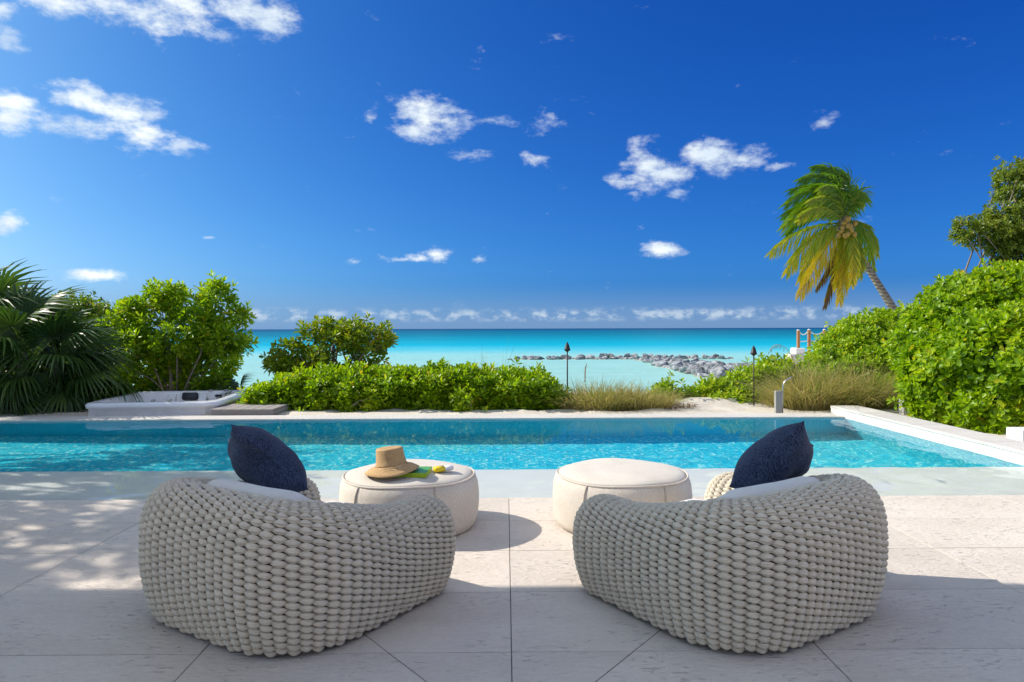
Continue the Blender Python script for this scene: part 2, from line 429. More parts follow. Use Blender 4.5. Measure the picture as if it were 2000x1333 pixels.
M_WROPE = plain('white rope', (.78, .77, .74), .8)
M_BLOCK = plain('rough pale masonry', (.55, .51, .46), .95, var=.3, scale=9, bmp=.8)
M_ROOF = plain('white soffit render', (.72, .70, .66), .8, var=.04)

# ------------------------------------------------------------------ ground, sea
def terrain():
    xs = np.concatenate([np.linspace(-80, -16, 17), np.linspace(-15, 16, 125), np.linspace(17, 80, 17)])
    ys = np.concatenate([np.linspace(-30, 8, 20), np.linspace(8.4, 24, 105), np.linspace(25, 60, 24)])
    X, Y = np.meshgrid(xs, ys)
    sm = lambda a, b, v: np.clip((v - a) / (b - a), 0, 1) ** 2 * (3 - 2 * np.clip((v - a) / (b - a), 0, 1))
    shore = 13.3 + 6 * sm(6.5, 11, X) + 2.0 * sm(-5, -8, X)
    Z = -.012 - 2.76 * sm(0, 7.5, Y - shore)
    rr = RNG.normal(0, 1, X.shape)
    Z += .012 * rr * (Y > 10.1)
    Z += .13 * np.exp(-(((X - 3.4) / .9) ** 2 + ((Y - 11.1) / .35) ** 2)) + .05 * np.exp(-(((X - 2.6) / .4) ** 2 + ((Y - 10.9) / .3) ** 2))
    Z = np.where((Y < 9.8) & (X < 5.0), -1.9, Z)
    ny, nx = X.shape; idx = np.arange(nx * ny).reshape(ny, nx)
    F = np.stack([idx[:-1, :-1], idx[:-1, 1:], idx[1:, 1:], idx[1:, :-1]], -1).reshape(-1, 4)
    o = link('ground', np_mesh('ground', np.stack([X, Y, Z], -1).reshape(-1, 3), F, smooth=True), M_SAND)
    return tag(o, 'pale coral sand ground behind and beside the pool', kind='structure')
terrain()
SEA_Z = -2.0
sea = MB().add([(-30000, 12, SEA_Z), (30000, 12, SEA_Z), (30000, 40000, SEA_Z), (-30000, 40000, SEA_Z)], [(0, 1, 2, 3)]).build('sea', M_SEA)
tag(sea, 'turquoise sea reaching the horizon', kind='structure')

# ------------------------------------------------------------------ terrace floor of cut tiles
EDGE_Y = 5.05; TW, TD = 1.2, .6025; X0 = .017; J = .004
slab = MB().box((-9.0, -5.0, -.3), (4.715, EDGE_Y - .012, -.003)).build('terrace_floor', M_GROUT)
tag(slab, 'pale limestone terrace in front of the pool', kind='structure')
apex = (X0, EDGE_Y - 5 * TD)
def halfplanes_cut(poly, p, d):
    """split convex polygon by line p + t d, leaving a joint"""
    n = (-d[1], d[0]); l = math.hypot(*n); n = (n[0] / l, n[1] / l); out = []
    for sgn in (1, -1):
        q = []
        f = lambda a: sgn * ((a[0] - p[0]) * n[0] + (a[1] - p[1]) * n[1]) - J / 2
        for i in range(len(poly)):
            a, b = poly[i], poly[(i + 1) % len(poly)]; fa, fb = f(a), f(b)
            if fa >= 0: q.append(a)
            if fa * fb < 0:
                t = fa / (fa - fb); q.append((a[0] + (b[0] - a[0]) * t, a[1] + (b[1] - a[1]) * t))
        if len(q) >= 3: out.append(q)
    return out
def tile_piece(poly):
    a = 0.0
    for i in range(len(poly)):
        x0, y0 = poly[i]; x1, y1 = poly[(i + 1) % len(poly)]; a += x0 * y1 - x1 * y0
    if abs(a) / 2 < .002: return
    n = len(poly); cx = sum(p[0] for p in poly) / n; cy = sum(p[1] for p in poly) / n
    e = .0008
    ins = [(p[0] + (cx - p[0]) * e / max(.05, math.hypot(cx - p[0], cy - p[1])) * 1.4, p[1] + (cy - p[1]) * e / max(.05, math.hypot(cx - p[0], cy - p[1])) * 1.4) for p in poly]
    dz = random.uniform(-.0006, .0006)
    v = [(p[0], p[1], -.011) for p in poly] + [(p[0], p[1], dz - e) for p in poly] + [(p[0], p[1], dz) for p in ins]
    f = [tuple(range(2 * n, 3 * n))]
    for i in range(n):
        j = (i + 1) % n; f += [(i, j, n + j, n + i), (n + i, n + j, 2 * n + j, 2 * n + i)]
    MB().add(v, f).build('tile', M_TILE, slab)
DIAG = [((apex[0], apex[1]), (1.0, 1.27)), ((apex[0], apex[1]), (-1.0, 1.27))]
for i in range(-7, 4):
    for j in range(0, 16):
        x0, x1 = X0 + i * TW, X0 + (i + 1) * TW; y1 = EDGE_Y - j * TD; y0 = y1 - TD
        x1 = min(x1, 4.712); x0 = max(x0, -8.99)
        if x1 <= x0: continue
        polys = [[(x0 + J / 2, y0 + J / 2), (x1 - J / 2, y0 + J / 2), (x1 - J / 2, y1 - J / 2), (x0 + J / 2, y1 - J / 2)]]
        cuts = []
        if j in (3, 4) and i in (-1, 0): cuts = DIAG[:1] if i == 0 else DIAG[1:]
        if j in (0, 1, 2) and i in (-3, -4): cuts = [((-2.8, 4.43), (1.0, 1.06))]
        for c in cuts:
            polys = [q for pl in polys for q in halfplanes_cut(pl, *c)]
        for pl in polys: tile_piece(pl)

# ------------------------------------------------------------------ pool
PX0, PX1, LEDGE_Y, FAR_Y, DEPTH = -9.0, 4.72, 6.17, 9.47, 1.39
pool = MB().box((PX0, LEDGE_Y - .02, -DEPTH - .15), (PX1, FAR_Y, -DEPTH)).build('pool_floor', M_MOSAIC)
tag(pool, 'turquoise mosaic floor of the swimming pool', kind='structure')
shelf = MB().box((PX0, EDGE_Y, -DEPTH - .14), (PX1, LEDGE_Y, -.055), .008).build('pool_shelf', M_LEDGE)
tag(shelf, 'shallow submerged pale stone shelf along the pool', kind='structure')
M_PWALL = plain('blue pool plaster', (.012, .66, .88), .5, var=.05, scale=5)
farw = MB().box((PX0, FAR_Y, -DEPTH - .14), (PX1, FAR_Y + .38, -.02)).build('pool_wall', M_PWALL)
tag(farw, 'far wall of the pool under water', kind='structure')
rw = MB().box((PX1, 2.0, -DEPTH - .14), (PX1 + .36, FAR_Y + .38, -.03)).build('pool_wall', M_MOSAIC)
tag(rw, 'right wall of the pool under water', kind='structure')
lw = MB().box((PX0 - .3, EDGE_Y, -DEPTH - .14), (PX0, FAR_Y + .38, -.02)).build('pool_wall', M_MOSAIC)
tag(lw, 'left wall of the pool under water', kind='structure')
cope = MB().box((PX0 - .3, FAR_Y - .004, -.019), (PX1 - .003, FAR_Y + .40, .012), .006).build('pool_coping', M_COPE)
tag(cope, 'narrow white stone edge along the far side of the pool', kind='structure')
rside = MB().box((PX1 - .002, 1.9, -.029), (PX1 + .38, FAR_Y + .41, .085)).build('pool_side_wall', M_PLASTER)
tag(rside, 'low white wall along the right side of the pool', kind='structure')
y = 1.9
while y < FAR_Y + .40:
    y2 = min(y + 1.2, FAR_Y + .41)
    MB().box((PX1 - .012, y + .002, .0855), (PX1 + .39, y2 - .002, .118), .005).build('coping_stone', M_COPE, rside); y = y2
for o in (pool, shelf, farw, rw, lw, cope, rside): o.cycles.is_caustics_receiver = True
def pool_water():
    nx, ny = 640, 206
    X, Y = np.meshgrid(np.linspace(PX0 + .002, PX1 - .0025, nx), np.linspace(EDGE_Y - .011, FAR_Y - .0045, ny))
    Z = np.zeros_like(X); r = np.random.default_rng(3)
    amp = .55 + .45 * np.sin(.9 * X + 1.3 * np.sin(.7 * Y)) * np.sin(1.1 * Y + .5 * X)
    calm = (1.0 - .62 * np.clip((Y - 6.9) / 1.6, 0, 1)) * (1.0 + 1.0 * np.clip((X - 1.5) / 3.0, 0, 1) * np.clip((9 - Y) / 3, 0, 1))
    for i in range(46):
        lam = r.uniform(.11, .5); a = r.normal(-.25, .95); k = 2 * math.pi / lam
        Z += .00070 * lam * amp * calm * np.sin(k * (X * math.cos(a) + Y * math.sin(a)) + r.uniform(0, 6.28))
    Z -= .012
    idx = np.arange(nx * ny).reshape(ny, nx)
    F = np.stack([idx[:-1, :-1], idx[:-1, 1:], idx[1:, 1:], idx[1:, :-1]], -1).reshape(-1, 4)
    o = link('pool_water', np_mesh('pool_water', np.stack([X, Y, Z], -1).reshape(-1, 3), F, smooth=True), M_WATER)
    o.cycles.is_caustics_caster = True
    return tag(o, 'clear rippled water filling the pool and covering its shelf', kind='structure')
pool_water()

# ------------------------------------------------------------------ unseen canopy and facade added to shape light on the terrace
RH = 3.9; tn = 1 / math.tan(SUN_EL)
roof_y = 3.33 - SUN_H.y * tn * -RH; roof_x = 2.40 + SUN_H.x * tn * RH
def child_box(name, a, b, mat, parent, bev=.0):
    L_ = parent.location
    return MB().box(tuple(a[i] - L_[i] for i in range(3)), tuple(b[i] - L_[i] for i in range(3)), bev).build(name, mat, parent)
canopy = thing('shade_canopy', (-6, 3, 0), 'unseen pale flat canopy added to shade the near terrace', 'canopy')
child_box('roof', (-16, roof_y - 2.7, RH), (roof_x, roof_y, RH + .22), M_ROOF, canopy, .05)  # guessed roof, kept short so sunlit floor behind bounces light forward
for yy in (roof_y - 2.4, roof_y - .5): child_box('column', (-8.95, yy, -.3), (-8.7, yy + .25, RH - .002), M_PLASTER, canopy, .01)
bounce_facade = thing('bounce_facade', (0, -5, 0), 'unseen pale facade with glazed doors added behind the terrace for bounce light', 'bounce_facade')  # added out of view to bounce warm light onto the chair backs
child_box('wall', (-9.0, -5.3, -.3), (9.0, -5.0, 3.2), M_PLASTER, bounce_facade)
M_BFRAME = plain('bronze door frame', (.12, .10, .08), .5); M_CURT = plain('curtained glass', (.42, .39, .35), .15)
for xx in (-6.5, -3.2, .1, 3.4):
    dr_ = child_box('door', (xx, -4.999, .02), (xx + 2.4, -4.96, 2.5), M_BFRAME, bounce_facade)
    for q in (0, 1):
        pn = child_box('pane', (xx + .06 + 1.17 * q, -4.959, .1), (xx + 1.17 + 1.17 * q, -4.945, 2.42), M_CURT, bounce_facade)

# ------------------------------------------------------------------ woven lounge chairs
T_W = .147                                     # half thickness of the padded shell
ARM_X, ARM_Y, BACK_Y, RAD = .453, .442, -.322, .247
def chair_outline():
    pts = []                                   # centreline: right arm front -> back -> left arm front
    for t in np.linspace(0, 1, 60, endpoint=False): pts.append((ARM_X, ARM_Y + (BACK_Y + RAD - ARM_Y) * t, 1, 0))
    for t in np.linspace(0, 1, 60, endpoint=False):
        w = -t * math.pi / 2; pts.append((ARM_X - RAD + RAD * math.cos(w), BACK_Y + RAD + RAD * math.sin(w), math.cos(w), math.sin(w)))
    for t in np.linspace(0, 1, 20, endpoint=False): pts.append((ARM_X - RAD - 2 * (ARM_X - RAD) * t, BACK_Y, 0, -1))
    for t in np.linspace(0, 1, 60, endpoint=False):
        w = -math.pi / 2 - t * math.pi / 2; pts.append((-ARM_X + RAD + RAD * math.cos(w), BACK_Y + RAD + RAD * math.sin(w), math.cos(w), math.sin(w)))
    for t in np.linspace(0, 1, 61): pts.append((-ARM_X, BACK_Y + RAD + (ARM_Y - BACK_Y - RAD) * t, -1, 0))
    c = np.array(pts)
    cap1 = [(-ARM_X, ARM_Y, math.cos(w), math.sin(w)) for w in np.linspace(math.pi, 0, 40)[1:-1]]
    inner = c[::-1].copy(); inner[:, 2:] *= -1
    cap2 = [(ARM_X, ARM_Y, math.cos(w), math.sin(w)) for w in np.linspace(math.pi, 0, 40)[1:-1]]
    return np.vstack([c, cap1, inner, cap2])
def chair_H(y):
    t = np.clip((.345 - y) / (.345 + .395), 0, 1); t = t * t * (3 - 2 * t)
    return .449 + .135 * t
NC, SPC, KR = 104, 8, 44
def chair_surface():
    o = chair_outline(); p = o[:, :2] + o[:, 2:] * T_W
    p2 = np.vstack([p, p[:1]]); d = np.r_[0, np.cumsum(np.hypot(*np.diff(p2, axis=0).T))]
    o2 = np.vstack([o, o[:1]]); s = np.linspace(0, d[-1], NC * SPC, endpoint=False)
    out = np.stack([np.interp(s, d, o2[:, k]) for k in range(4)], 1)
    out[:, 2:] /= np.hypot(out[:, 2], out[:, 3])[:, None]
    return out
CS = chair_surface(); CH = chair_H(CS[:, 1])
def chair_profiles():
    q = np.linspace(0, 1, 240); z = np.where(q < .5, q * 2 * .55, .55 + .45 * np.sin((q - .5) * math.pi))
    zc = np.clip((z - .509) / .491, 0, 1)
    w = np.where(z < .509, 1 - .361 * ((.509 - z) / .509) ** 2.0, (1 - zc ** 3.04) ** (1 / 2.1))
    return z, w
PZ, PW = chair_profiles()
FR = (np.arange(KR) + .5) / KR
def chair_rows(frac):
    """positions and normals for profile fractions -> arrays (len(frac), n, 3)"""
    n = len(CS); P = np.zeros((len(frac), n, 3)); Nn = np.zeros_like(P); B = np.zeros_like(P); L = np.zeros(n)
    for i in range(n):
        zz = .014 + (CH[i] - .014) * PZ; oo = T_W * PW
        d = np.r_[0, np.cumsum(np.hypot(np.diff(zz), np.diff(oo)))]; L[i] = d[-1]
        a = np.asarray(frac) * d[-1]
        z = np.interp(a, d, zz); o = np.interp(a, d, oo)
        z1 = np.interp(a + .004, d, zz); o1 = np.interp(a + .004, d, oo); z0 = np.interp(a - .004, d, zz); o0 = np.interp(a - .004, d, oo)
        dz, do = z1 - z0, o1 - o0; l = np.hypot(dz, do) + 1e-9; dz /= l; do /= l
        c = CS[i]
        P[:, i, 0] = c[0] + c[2] * o; P[:, i, 1] = c[1] + c[3] * o; P[:, i, 2] = z
        Nn[:, i, 0] = c[2] * dz; Nn[:, i, 1] = c[3] * dz; Nn[:, i, 2] = -do
        B[:, i, 0] = c[2] * do; B[:, i, 1] = c[3] * do; B[:, i, 2] = dz
    return P, Nn, B, L
def build_chair():
    root = thing('lounge_chair', (0, 0, 0), 'x', 'chair')
    P, Nn, B, L = chair_rows(FR)
    n = len(CS)
    SEC = np.array([(1.0, -.30), (1.0, .30), (.86, .68), (.45, .95), (-.15, .98), (-.7, .6), (-.7, -.6), (-.15, -.98), (.45, -.95), (.86, -.68)])
    RG = len(SEC); th = np.array([-.06, .06, .14, .21, .27, .38, .62, .73, .79, .86]) * 2 * math.pi
    colpos = np.arange(n) / SPC
    r = np.random.default_rng(5)
    jit = r.normal(0, 1, (KR, NC))
    for k in range(KR):
        ph = np.cos(math.pi * (colpos + k)); w = (.5 + .5 * ph)
        jj = 1 + .055 * np.interp(colpos, np.arange(NC), jit[k], period=NC)
        pitch = L / KR
        fi = np.abs((colpos + k + 1) % 2 - 1)                       # 0 where the strand lies on top, 1 where it dives under
        hb = pitch * np.interp(fi, [0, .12, .3, .5, .66, .8, 1], [1.05, 1.01, .82, .53, .27, .17, .15]) * jj
        hn = np.interp(fi, [0, .3, .5, .7, 1], [.0118, .0106, .0078, .0055, .005]) * jj
        off = np.interp(fi, [0, .15, .3, .5, .7, 1], [1.0, .94, .76, .22, -.5, -1.0])
        c = P[k] + Nn[k] * (-.0085 + .0086 * off)[:, None]
        c = c - Nn[k] * (.006 * max(0, 2 - k) / 2)
        # slight slant of each stitch, as rope passing over a warp
        c = c + B[k] * (pitch * .16 * np.sin(math.pi * (colpos + k)))[:, None]
        V = c[:, None, :] + Nn[k][:, None, :] * (hn[:, None] * SEC[:, 0])[:, :, None] + B[k][:, None, :] * (hb[:, None] * SEC[:, 1])[:, :, None]
        V[:, :, 2] = np.maximum(V[:, :, 2], .004)
        i0 = np.arange(n)[:, None]; t0 = np.arange(RG)[None, :]; i1 = (i0 + 1) % n; t1 = (t0 + 1) % RG
        F = np.stack([i0 * RG + t0, i0 * RG + t1, i1 * RG + t1, i1 * RG + t0], -1).reshape(-1, 4)
        uv = np.stack([np.repeat(colpos + .37 * k, RG), np.tile(th / (2 * math.pi) + k * .71, n)], 1)
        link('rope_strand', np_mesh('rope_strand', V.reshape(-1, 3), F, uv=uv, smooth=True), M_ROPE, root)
    # padded core that the rope is woven round, coloured dark as shade in the gaps
    fr = np.linspace(0, 1, 26); P2, N2, _, _ = chair_rows(fr); sub = np.arange(0, n, 3)
    V = (P2 - N2 * .024)[:, sub]; V[..., 2] = np.maximum(V[..., 2], .006); m = len(sub); a = np.arange(25)[:, None] * m; b = np.arange(m)[None, :]; b1 = (b + 1) % m
    F = np.stack([a + b, a + b1, a + m + b1, a + m + b], -1).reshape(-1, 4)
    link('padded_core', np_mesh('padded_core', V.reshape(-1, 3), F, smooth=True), plain('gap shade core padding', (.10, .085, .065), .95), root)
    # base panel closing the seat
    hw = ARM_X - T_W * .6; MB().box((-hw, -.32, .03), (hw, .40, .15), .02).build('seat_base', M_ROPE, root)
    return root
def soft_slab(outline, z0, z1, rnd, dome=0.0, name='seat_cushion', mat=None, wr=.004):
    """pillowy slab with the given closed plan outline"""
    o = np.array(outline); c = o.mean(0); rings = []
    prof = [(1 - .0, z0 + rnd)] ; prof = []
    for t in np.linspace(-90, 90, 9):
        prof.append((rnd * (1 - math.cos(R_(t))), (z0 + rnd if t < 0 else z1 - rnd) + rnd * math.sin(R_(t))))
    V = []
    for ins, z in prof:
        d = o - c; l = np.hypot(*d.T)[:, None]; q = o - d / l * ins
        V += [(*p, z) for p in q]
    m = len(o)
    for sc_, in ((.8,), (.55,), (.25,)):
        q = c + (o - c) * sc_ * .97; V += [(*p, z1 + dome * (1 - sc_ ** 2)) for p in q]
    V.append((*c, z1 + dome)); rows = len(prof) + 3
    V = np.array(V); V[:, 2] += wr * np.array([mnoise.noise(Vector(p) * 7) for p in V])
    F = []
    for i in range(rows - 1):
        for k in range(m): F.append((i * m + k, i * m + (k + 1) % m, (i + 1) * m + (k + 1) % m, (i + 1) * m + k))
    last = len(V) - 1
    for k in range(m): F.append(((rows - 1) * m + k, (rows - 1) * m + (k + 1) % m, last))
    F.append(tuple(range(m - 1, -1, -1)))
    me = bpy.data.meshes.new(name); me.from_pydata([tuple(p) for p in V], [], F); me.update()
    return link(name, me, mat, None, True)

chairR = build_chair()
FACE = .562
CHAIR_R, CHAIR_L = Vector((1.09, 3.10, 0)), Vector((-1.019, 3.103, 0))
chairR.location = CHAIR_R; chairR.rotation_euler = (0, 0, FACE)
chairL = copy_tree(chairR); chairL.location = CHAIR_L; chairL.rotation_euler = (0, 0, -FACE)
for c, w in ((chairL, 'left'), (chairR, 'right')):
    tag(c, 'chunky beige rope lounge chair on the %s, seen from behind' % w, 'chair', 'woven rope lounge chairs')

def seat_outline():
    o = chair_outline(); n = 261
    inner = o[n + 38: n + 38 + n]                          # inner side of the U
    p = inner[:, :2] + inner[:, 2:] * (T_W * .98)
    p = p[::6]
    front = [(x, ARM_Y + .10 + .02 * math.cos(x * 3)) for x in np.linspace(p[-1][0], p[0][0], 12)[1:-1]]
    return np.vstack([p, front])
SO = seat_outline()
def back_cushion(mirror=1):
    o = chair_outline()[:261]; sel = o[24:237:3]
    V = []; m = 0
    n = len(sel)
    for i, (cx, cy, nx, ny) in enumerate(sel):
        e = min(i, n - 1 - i) / 7.0; taper = min(1, math.sqrt(max(.02, 1 - (1 - min(1, e)) ** 2)))
        H = float(chair_H(cy)) - .006 - .05 * (1 - taper); z0 = .30; th_ = .085 * taper; off = T_W * .60 + .075
        m = 14
        for k in range(m):
            w = 2 * math.pi * k / m; cc, ss = math.cos(w), math.sin(w)
            a = math.copysign(abs(cc) ** .8, cc) * th_; b = math.copysign(abs(ss) ** .7, ss)
            zc = (z0 + H) / 2; hz = (H - z0) / 2 * (.7 + .3 * taper)
            lean = .06 * (1 - b) / 2
            V.append((cx - nx * (off + a + lean), cy - ny * (off + a + lean), zc + b * hz))
    F = [(i * m + k, i * m + (k + 1) % m, (i + 1) * m + (k + 1) % m, (i + 1) * m + k) for i in range(n - 1) for k in range(m)]
    F += [tuple(range(m - 1, -1, -1)), tuple(range((n - 1) * m, n * m))]
    V = [(x + .004 * mnoise.noise(Vector((x, y_, z)) * 8), y_ + .004 * mnoise.noise(Vector((y_, z, x)) * 8), z + .006 * mnoise.noise(Vector((z, x, y_)) * 6)) for x, y_, z in V]
    me = bpy.data.meshes.new('back_cushion'); me.from_pydata(V, [], F); me.update()
    return link('back_cushion', me, M_CUSH, None, True)
for loc, rz, w in ((CHAIR_R, FACE, 'right'), (CHAIR_L, -FACE, 'left')):
    s = soft_slab(SO, .155, .335, .05, .015, 'seat_cushion', M_CUSH); s.location = loc; s.rotation_euler = (0, 0, rz)
    tag(s, 'flat off white seat cushion inside the %s lounge chair' % w, 'cushion', 'seat cushions')
    b = back_cushion(); b.location = loc; b.rotation_euler = (0, 0, rz)
    tag(b, 'curved off white back cushion lining the %s lounge chair' % w, 'cushion', 'back cushions')

def pillow(name, size, thick, fold=0.0, seed=1):
    n = 34; u = np.linspace(-1, 1, n); U, Vv = np.meshgrid(u, u)
    edge = (1 - np.abs(U) ** 2.6) * (1 - np.abs(Vv) ** 2.6)
    hgt = thick * np.clip(edge, 0, 1) ** .62
    pinch = 1 - .085 * (1 - np.abs(Vv) ** 2) * np.abs(U) ** 2; pinch2 = 1 - .085 * (1 - np.abs(U) ** 2) * np.abs(Vv) ** 2
    x = U * size / 2 * pinch; y_ = Vv * size / 2 * pinch2
    wr = np.array([[mnoise.noise(Vector((a * 2.4, b * 2.4, seed))) for a in u] for b in u])
    crease = np.array([[mnoise.noise(Vector(((a + b) * 3.1, (a - b) * .9, seed + 9))) for a in u] for b in u])
    hgt2 = hgt * (1 + .16 * wr) + thick * .14 * crease * edge
    dent = fold * np.exp(-(((U - .45) + (Vv - .45)) / .30) ** 2 / 2) * np.clip((U + Vv) / 1.2, 0, 1) * thick
    top = np.stack([x, y_, hgt2 - dent * edge ** .3], -1).reshape(-1, 3); bot = np.stack([x, y_, -hgt * (1 + .12 * wr)], -1).reshape(-1, 3)
    idx = np.arange(n * n).reshape(n, n); q = np.stack([idx[:-1, :-1], idx[:-1, 1:], idx[1:, 1:], idx[1:, :-1]], -1).reshape(-1, 4)
    V = np.vstack([top, bot]); F = np.vstack([q, q[:, ::-1] + n * n])
    ring = np.r_[idx[0, :-1], idx[:-1, -1], idx[-1, :0:-1], idx[:0:-1, 0]]; r2 = np.roll(ring, -1)
    V[n * n + ring, 2] -= .002; V[ring, 2] += .002
    F = np.vstack([F, np.stack([ring, ring + n * n, r2 + n * n, r2], -1)])
    return V, F
def place_pillow(peak, e1, e2, size, thick, zmin, label, fold, seed):
    """square pillow leaning in the chair: peak = its top corner, e1 and e2 = directions of the two edges leaving it"""
    V, F = pillow('throw_pillow', size, thick, fold, seed)
    e1 = Vector(e1).normalized(); e2 = Vector(e2); e2 = (e2 - e1 * e2.dot(e1)).normalized(); nrm = e1.cross(e2)
    if nrm.y > 0: nrm = -nrm
    c = Vector(peak) + (e1 + e2) * (size / 2)
    Wd = np.array(c) - V[:, :1] * np.array(e1) - V[:, 1:2] * np.array(e2) + V[:, 2:3] * np.array(nrm)
    low = Wd[:, 2] < zmin + .05
    Wd[:, 2] = np.where(low, zmin + .05 * np.exp((Wd[:, 2] - zmin - .05) / .05), Wd[:, 2])
    if e1.cross(e2).dot(nrm) < 0: F = F[:, ::-1]
    base = Vector((c.x, c.y, zmin))
    o = link('throw_pillow', np_mesh('throw_pillow', Wd - np.array(base), F, smooth=True), M_NAVY); o.location = base
    return tag(o, label, 'pillow', 'navy throw pillows')
place_pillow(at(1570, 822, Y=3.22), (-.33, .04, -.31), (.20, .38, -.20), .47, .12, .338, 'navy blue throw pillow standing on one corner in the right chair', 0.0, 2)
place_pillow(at(452, 830, Y=3.20), (.35, .05, -.32), (-.13, .40, -.17), .47, .12, .338, 'navy blue throw pillow with a folded top in the left chair', 1.0, 5)

# ------------------------------------------------------------------ ottomans and what lies on them
def ottoman(loc, rz, label):
    t = thing('ottoman', loc, label, 'ottoman', 'round cream ottomans', rz)
    prof = [(.38, .004), (.415, .012), (.432, .06), (.440, .13), (.441, .20), (.434, .27), (.420, .312), (.408, .322)]
    wp = lambda r, z, w: (r * (1 + .006 * math.sin(3 * w + 9 * z) + .004 * math.sin(7 * w)), z + .004 * math.sin(4 * w + 1) * (z / .32) * min(1, r / .4) ** 2)
    MB().lathe(prof, 72, warp=wp).build('body', M_CREAM, t, True)
    top = [(.406, .323), (.392, .336), (.35, .349), (.28, .358), (.18, .364), (.08, .367), (.01, .368)]
    MB().lathe(top, 72, warp=wp).build('top_panel', M_CREAM, t, True)
    ring = [(.412 * math.cos(w) * (1 + .006 * math.sin(3 * w + 9 * .32)), .412 * math.sin(w) * (1 + .006 * math.sin(3 * w + 9 * .32)), .3235 + .004 * math.sin(4 * w + 1)) for w in np.linspace(0, 2 * math.pi, 97)]
    MB().tube(ring, .0065, 6, False).build('piping', M_CREAM, t, True)
    for w in (R_(-62), R_(-128), R_(60), R_(150)):
        pts = []
        for (r, z) in prof[1:]:
            rr, zz = wp(r, z, w); ww = w + .012 * math.sin(z * 24)
            pts.append(((rr + .002) * math.cos(ww), (rr + .002) * math.sin(ww), zz))
        MB().tube(pts, .0062, 6).build('seam', M_SEAM, t, True)
    return t
OT_L, OT_R = Vector((-.62, 4.37, 0)), Vector((.735, 4.37, 0))
ottoman(OT_L, 0, 'round cream ottoman carrying the straw hat')
ottoman(OT_R, R_(-1), 'bare round cream ottoman with nothing on top')
zt = .366
bk = thing('book', (-.615, 4.20, zt - .006), 'lime green book lying under the straw hat', 'book', None, R_(-4))
MB().box((-.14, -.095, .003), (.135, .09, .022)).build('page_block', M_PAGES, bk)
MB().box((-.145, -.10, .0225), (.14, .10, .0265), .0008).build('front_cover', M_GREEN, bk)
MB().box((-.145, -.10, -.001), (.14, .10, .0025), .0008).build('back_cover', M_LIME, bk)
MB().box((-.146, -.1045, -.001), (.1405, -.1003, .0265), .0012).build('spine', M_LIME, bk)
MB().box((.1402, -.10, .0005), (.1420, .10, .0260), .0006).build('cover_edge', M_LIME, bk)
hat = thing('straw_hat', (-.70, 4.17, zt + .024), 'tan straw bucket hat resting on the green book', 'hat')
hat.rotation_euler = (R_(-3), R_(-7), 0)
def hwarp(r, z, w): return (r * (1 + .05 * math.cos(2 * w + .5) * (r > .1) + .02 * math.sin(3 * w)), z + (.010 * math.sin(2 * w + 1.2) if r > .1 else 0) + .05 * r * math.cos(w - 2.6) * (z > .09))
MB().lathe([(.160, -.012), (.161, -.008), (.143, .004), (.119, .018), (.100, .032)], 56, warp=hwarp, cap=False).build('brim', M_STRAW, hat, True)
MB().lathe([(.100, .032), (.093, .042), (.087, .075), (.083, .11), (.082, .128), (.078, .135), (.066, .1375), (.03, .134), (.005, .133)], 56, warp=hwarp).build('crown', M_STRAW, hat, True)
bt = thing('sunscreen_bottle', (-.395, 4.25, zt - .004), 'small yellow and white plastic bottle lying on the left ottoman', 'bottle', None, R_(28))
def flat(r, z, w): return (r, z)
def bottle_part(name, secs, mat):
    v = []; f = []; m = 16
    for x, a, b in secs:
        for k in range(m):
            w = 2 * math.pi * k / m; v.append((x, a * math.cos(w), .019 + b * math.sin(w)))
    for i in range(len(secs) - 1):
        for k in range(m): f.append((i * m + k, i * m + (k + 1) % m, (i + 1) * m + (k + 1) % m, (i + 1) * m + k))
    f += [tuple(range(m - 1, -1, -1)), tuple(range((len(secs) - 1) * m, len(secs) * m))]
    MB().add(v, f).build(name, mat, bt, True)
bottle_part('body', [(-.06, .018, .012), (-.055, .028, .018), (-.03, .031, .019), (.004, .030, .019)], M_YELLOW)
bottle_part('cap', [(.0045, .029, .0185), (.04, .028, .018), (.058, .026, .017), (.064, .02, .013)], M_PAINT)

# ------------------------------------------------------------------ foliage helpers
def unit(a): return a / (np.linalg.norm(a, axis=-1, keepdims=True) + 1e-9)
LEAF_V = np.array([(0, 0, 0), (0, .5, -.05), (0, .82, -.03), (0, 1, .03), (-.34, .45, .06), (.34, .45, .06), (-.46, .78, .05), (.46, .78, .05)])
LEAF_F = np.array([(0, 1, 4), (0, 5, 1), (4, 1, 6), (1, 2, 6), (1, 5, 7), (1, 7, 2), (6, 2, 3), (2, 7, 3)])
NARROW_V = LEAF_V * np.array([.62, 1, 1])
def leaves(pos, dirs, nrm, ln, wd, tint, tv=LEAF_V):
    y = unit(dirs); x = unit(np.cross(y, nrm)); z = np.cross(x, y)
    V = pos[:, None] + (tv[None, :, 0:1] * (x * wd[:, None])[:, None] + tv[None, :, 1:2] * (y * ln[:, None])[:, None] + tv[None, :, 2:3] * (z * ln[:, None])[:, None])
    n = len(pos); F = (np.arange(n)[:, None, None] * len(tv) + LEAF_F[None]).reshape(-1, 3)
    return V.reshape(-1, 3), F, np.repeat(tint, len(tv))
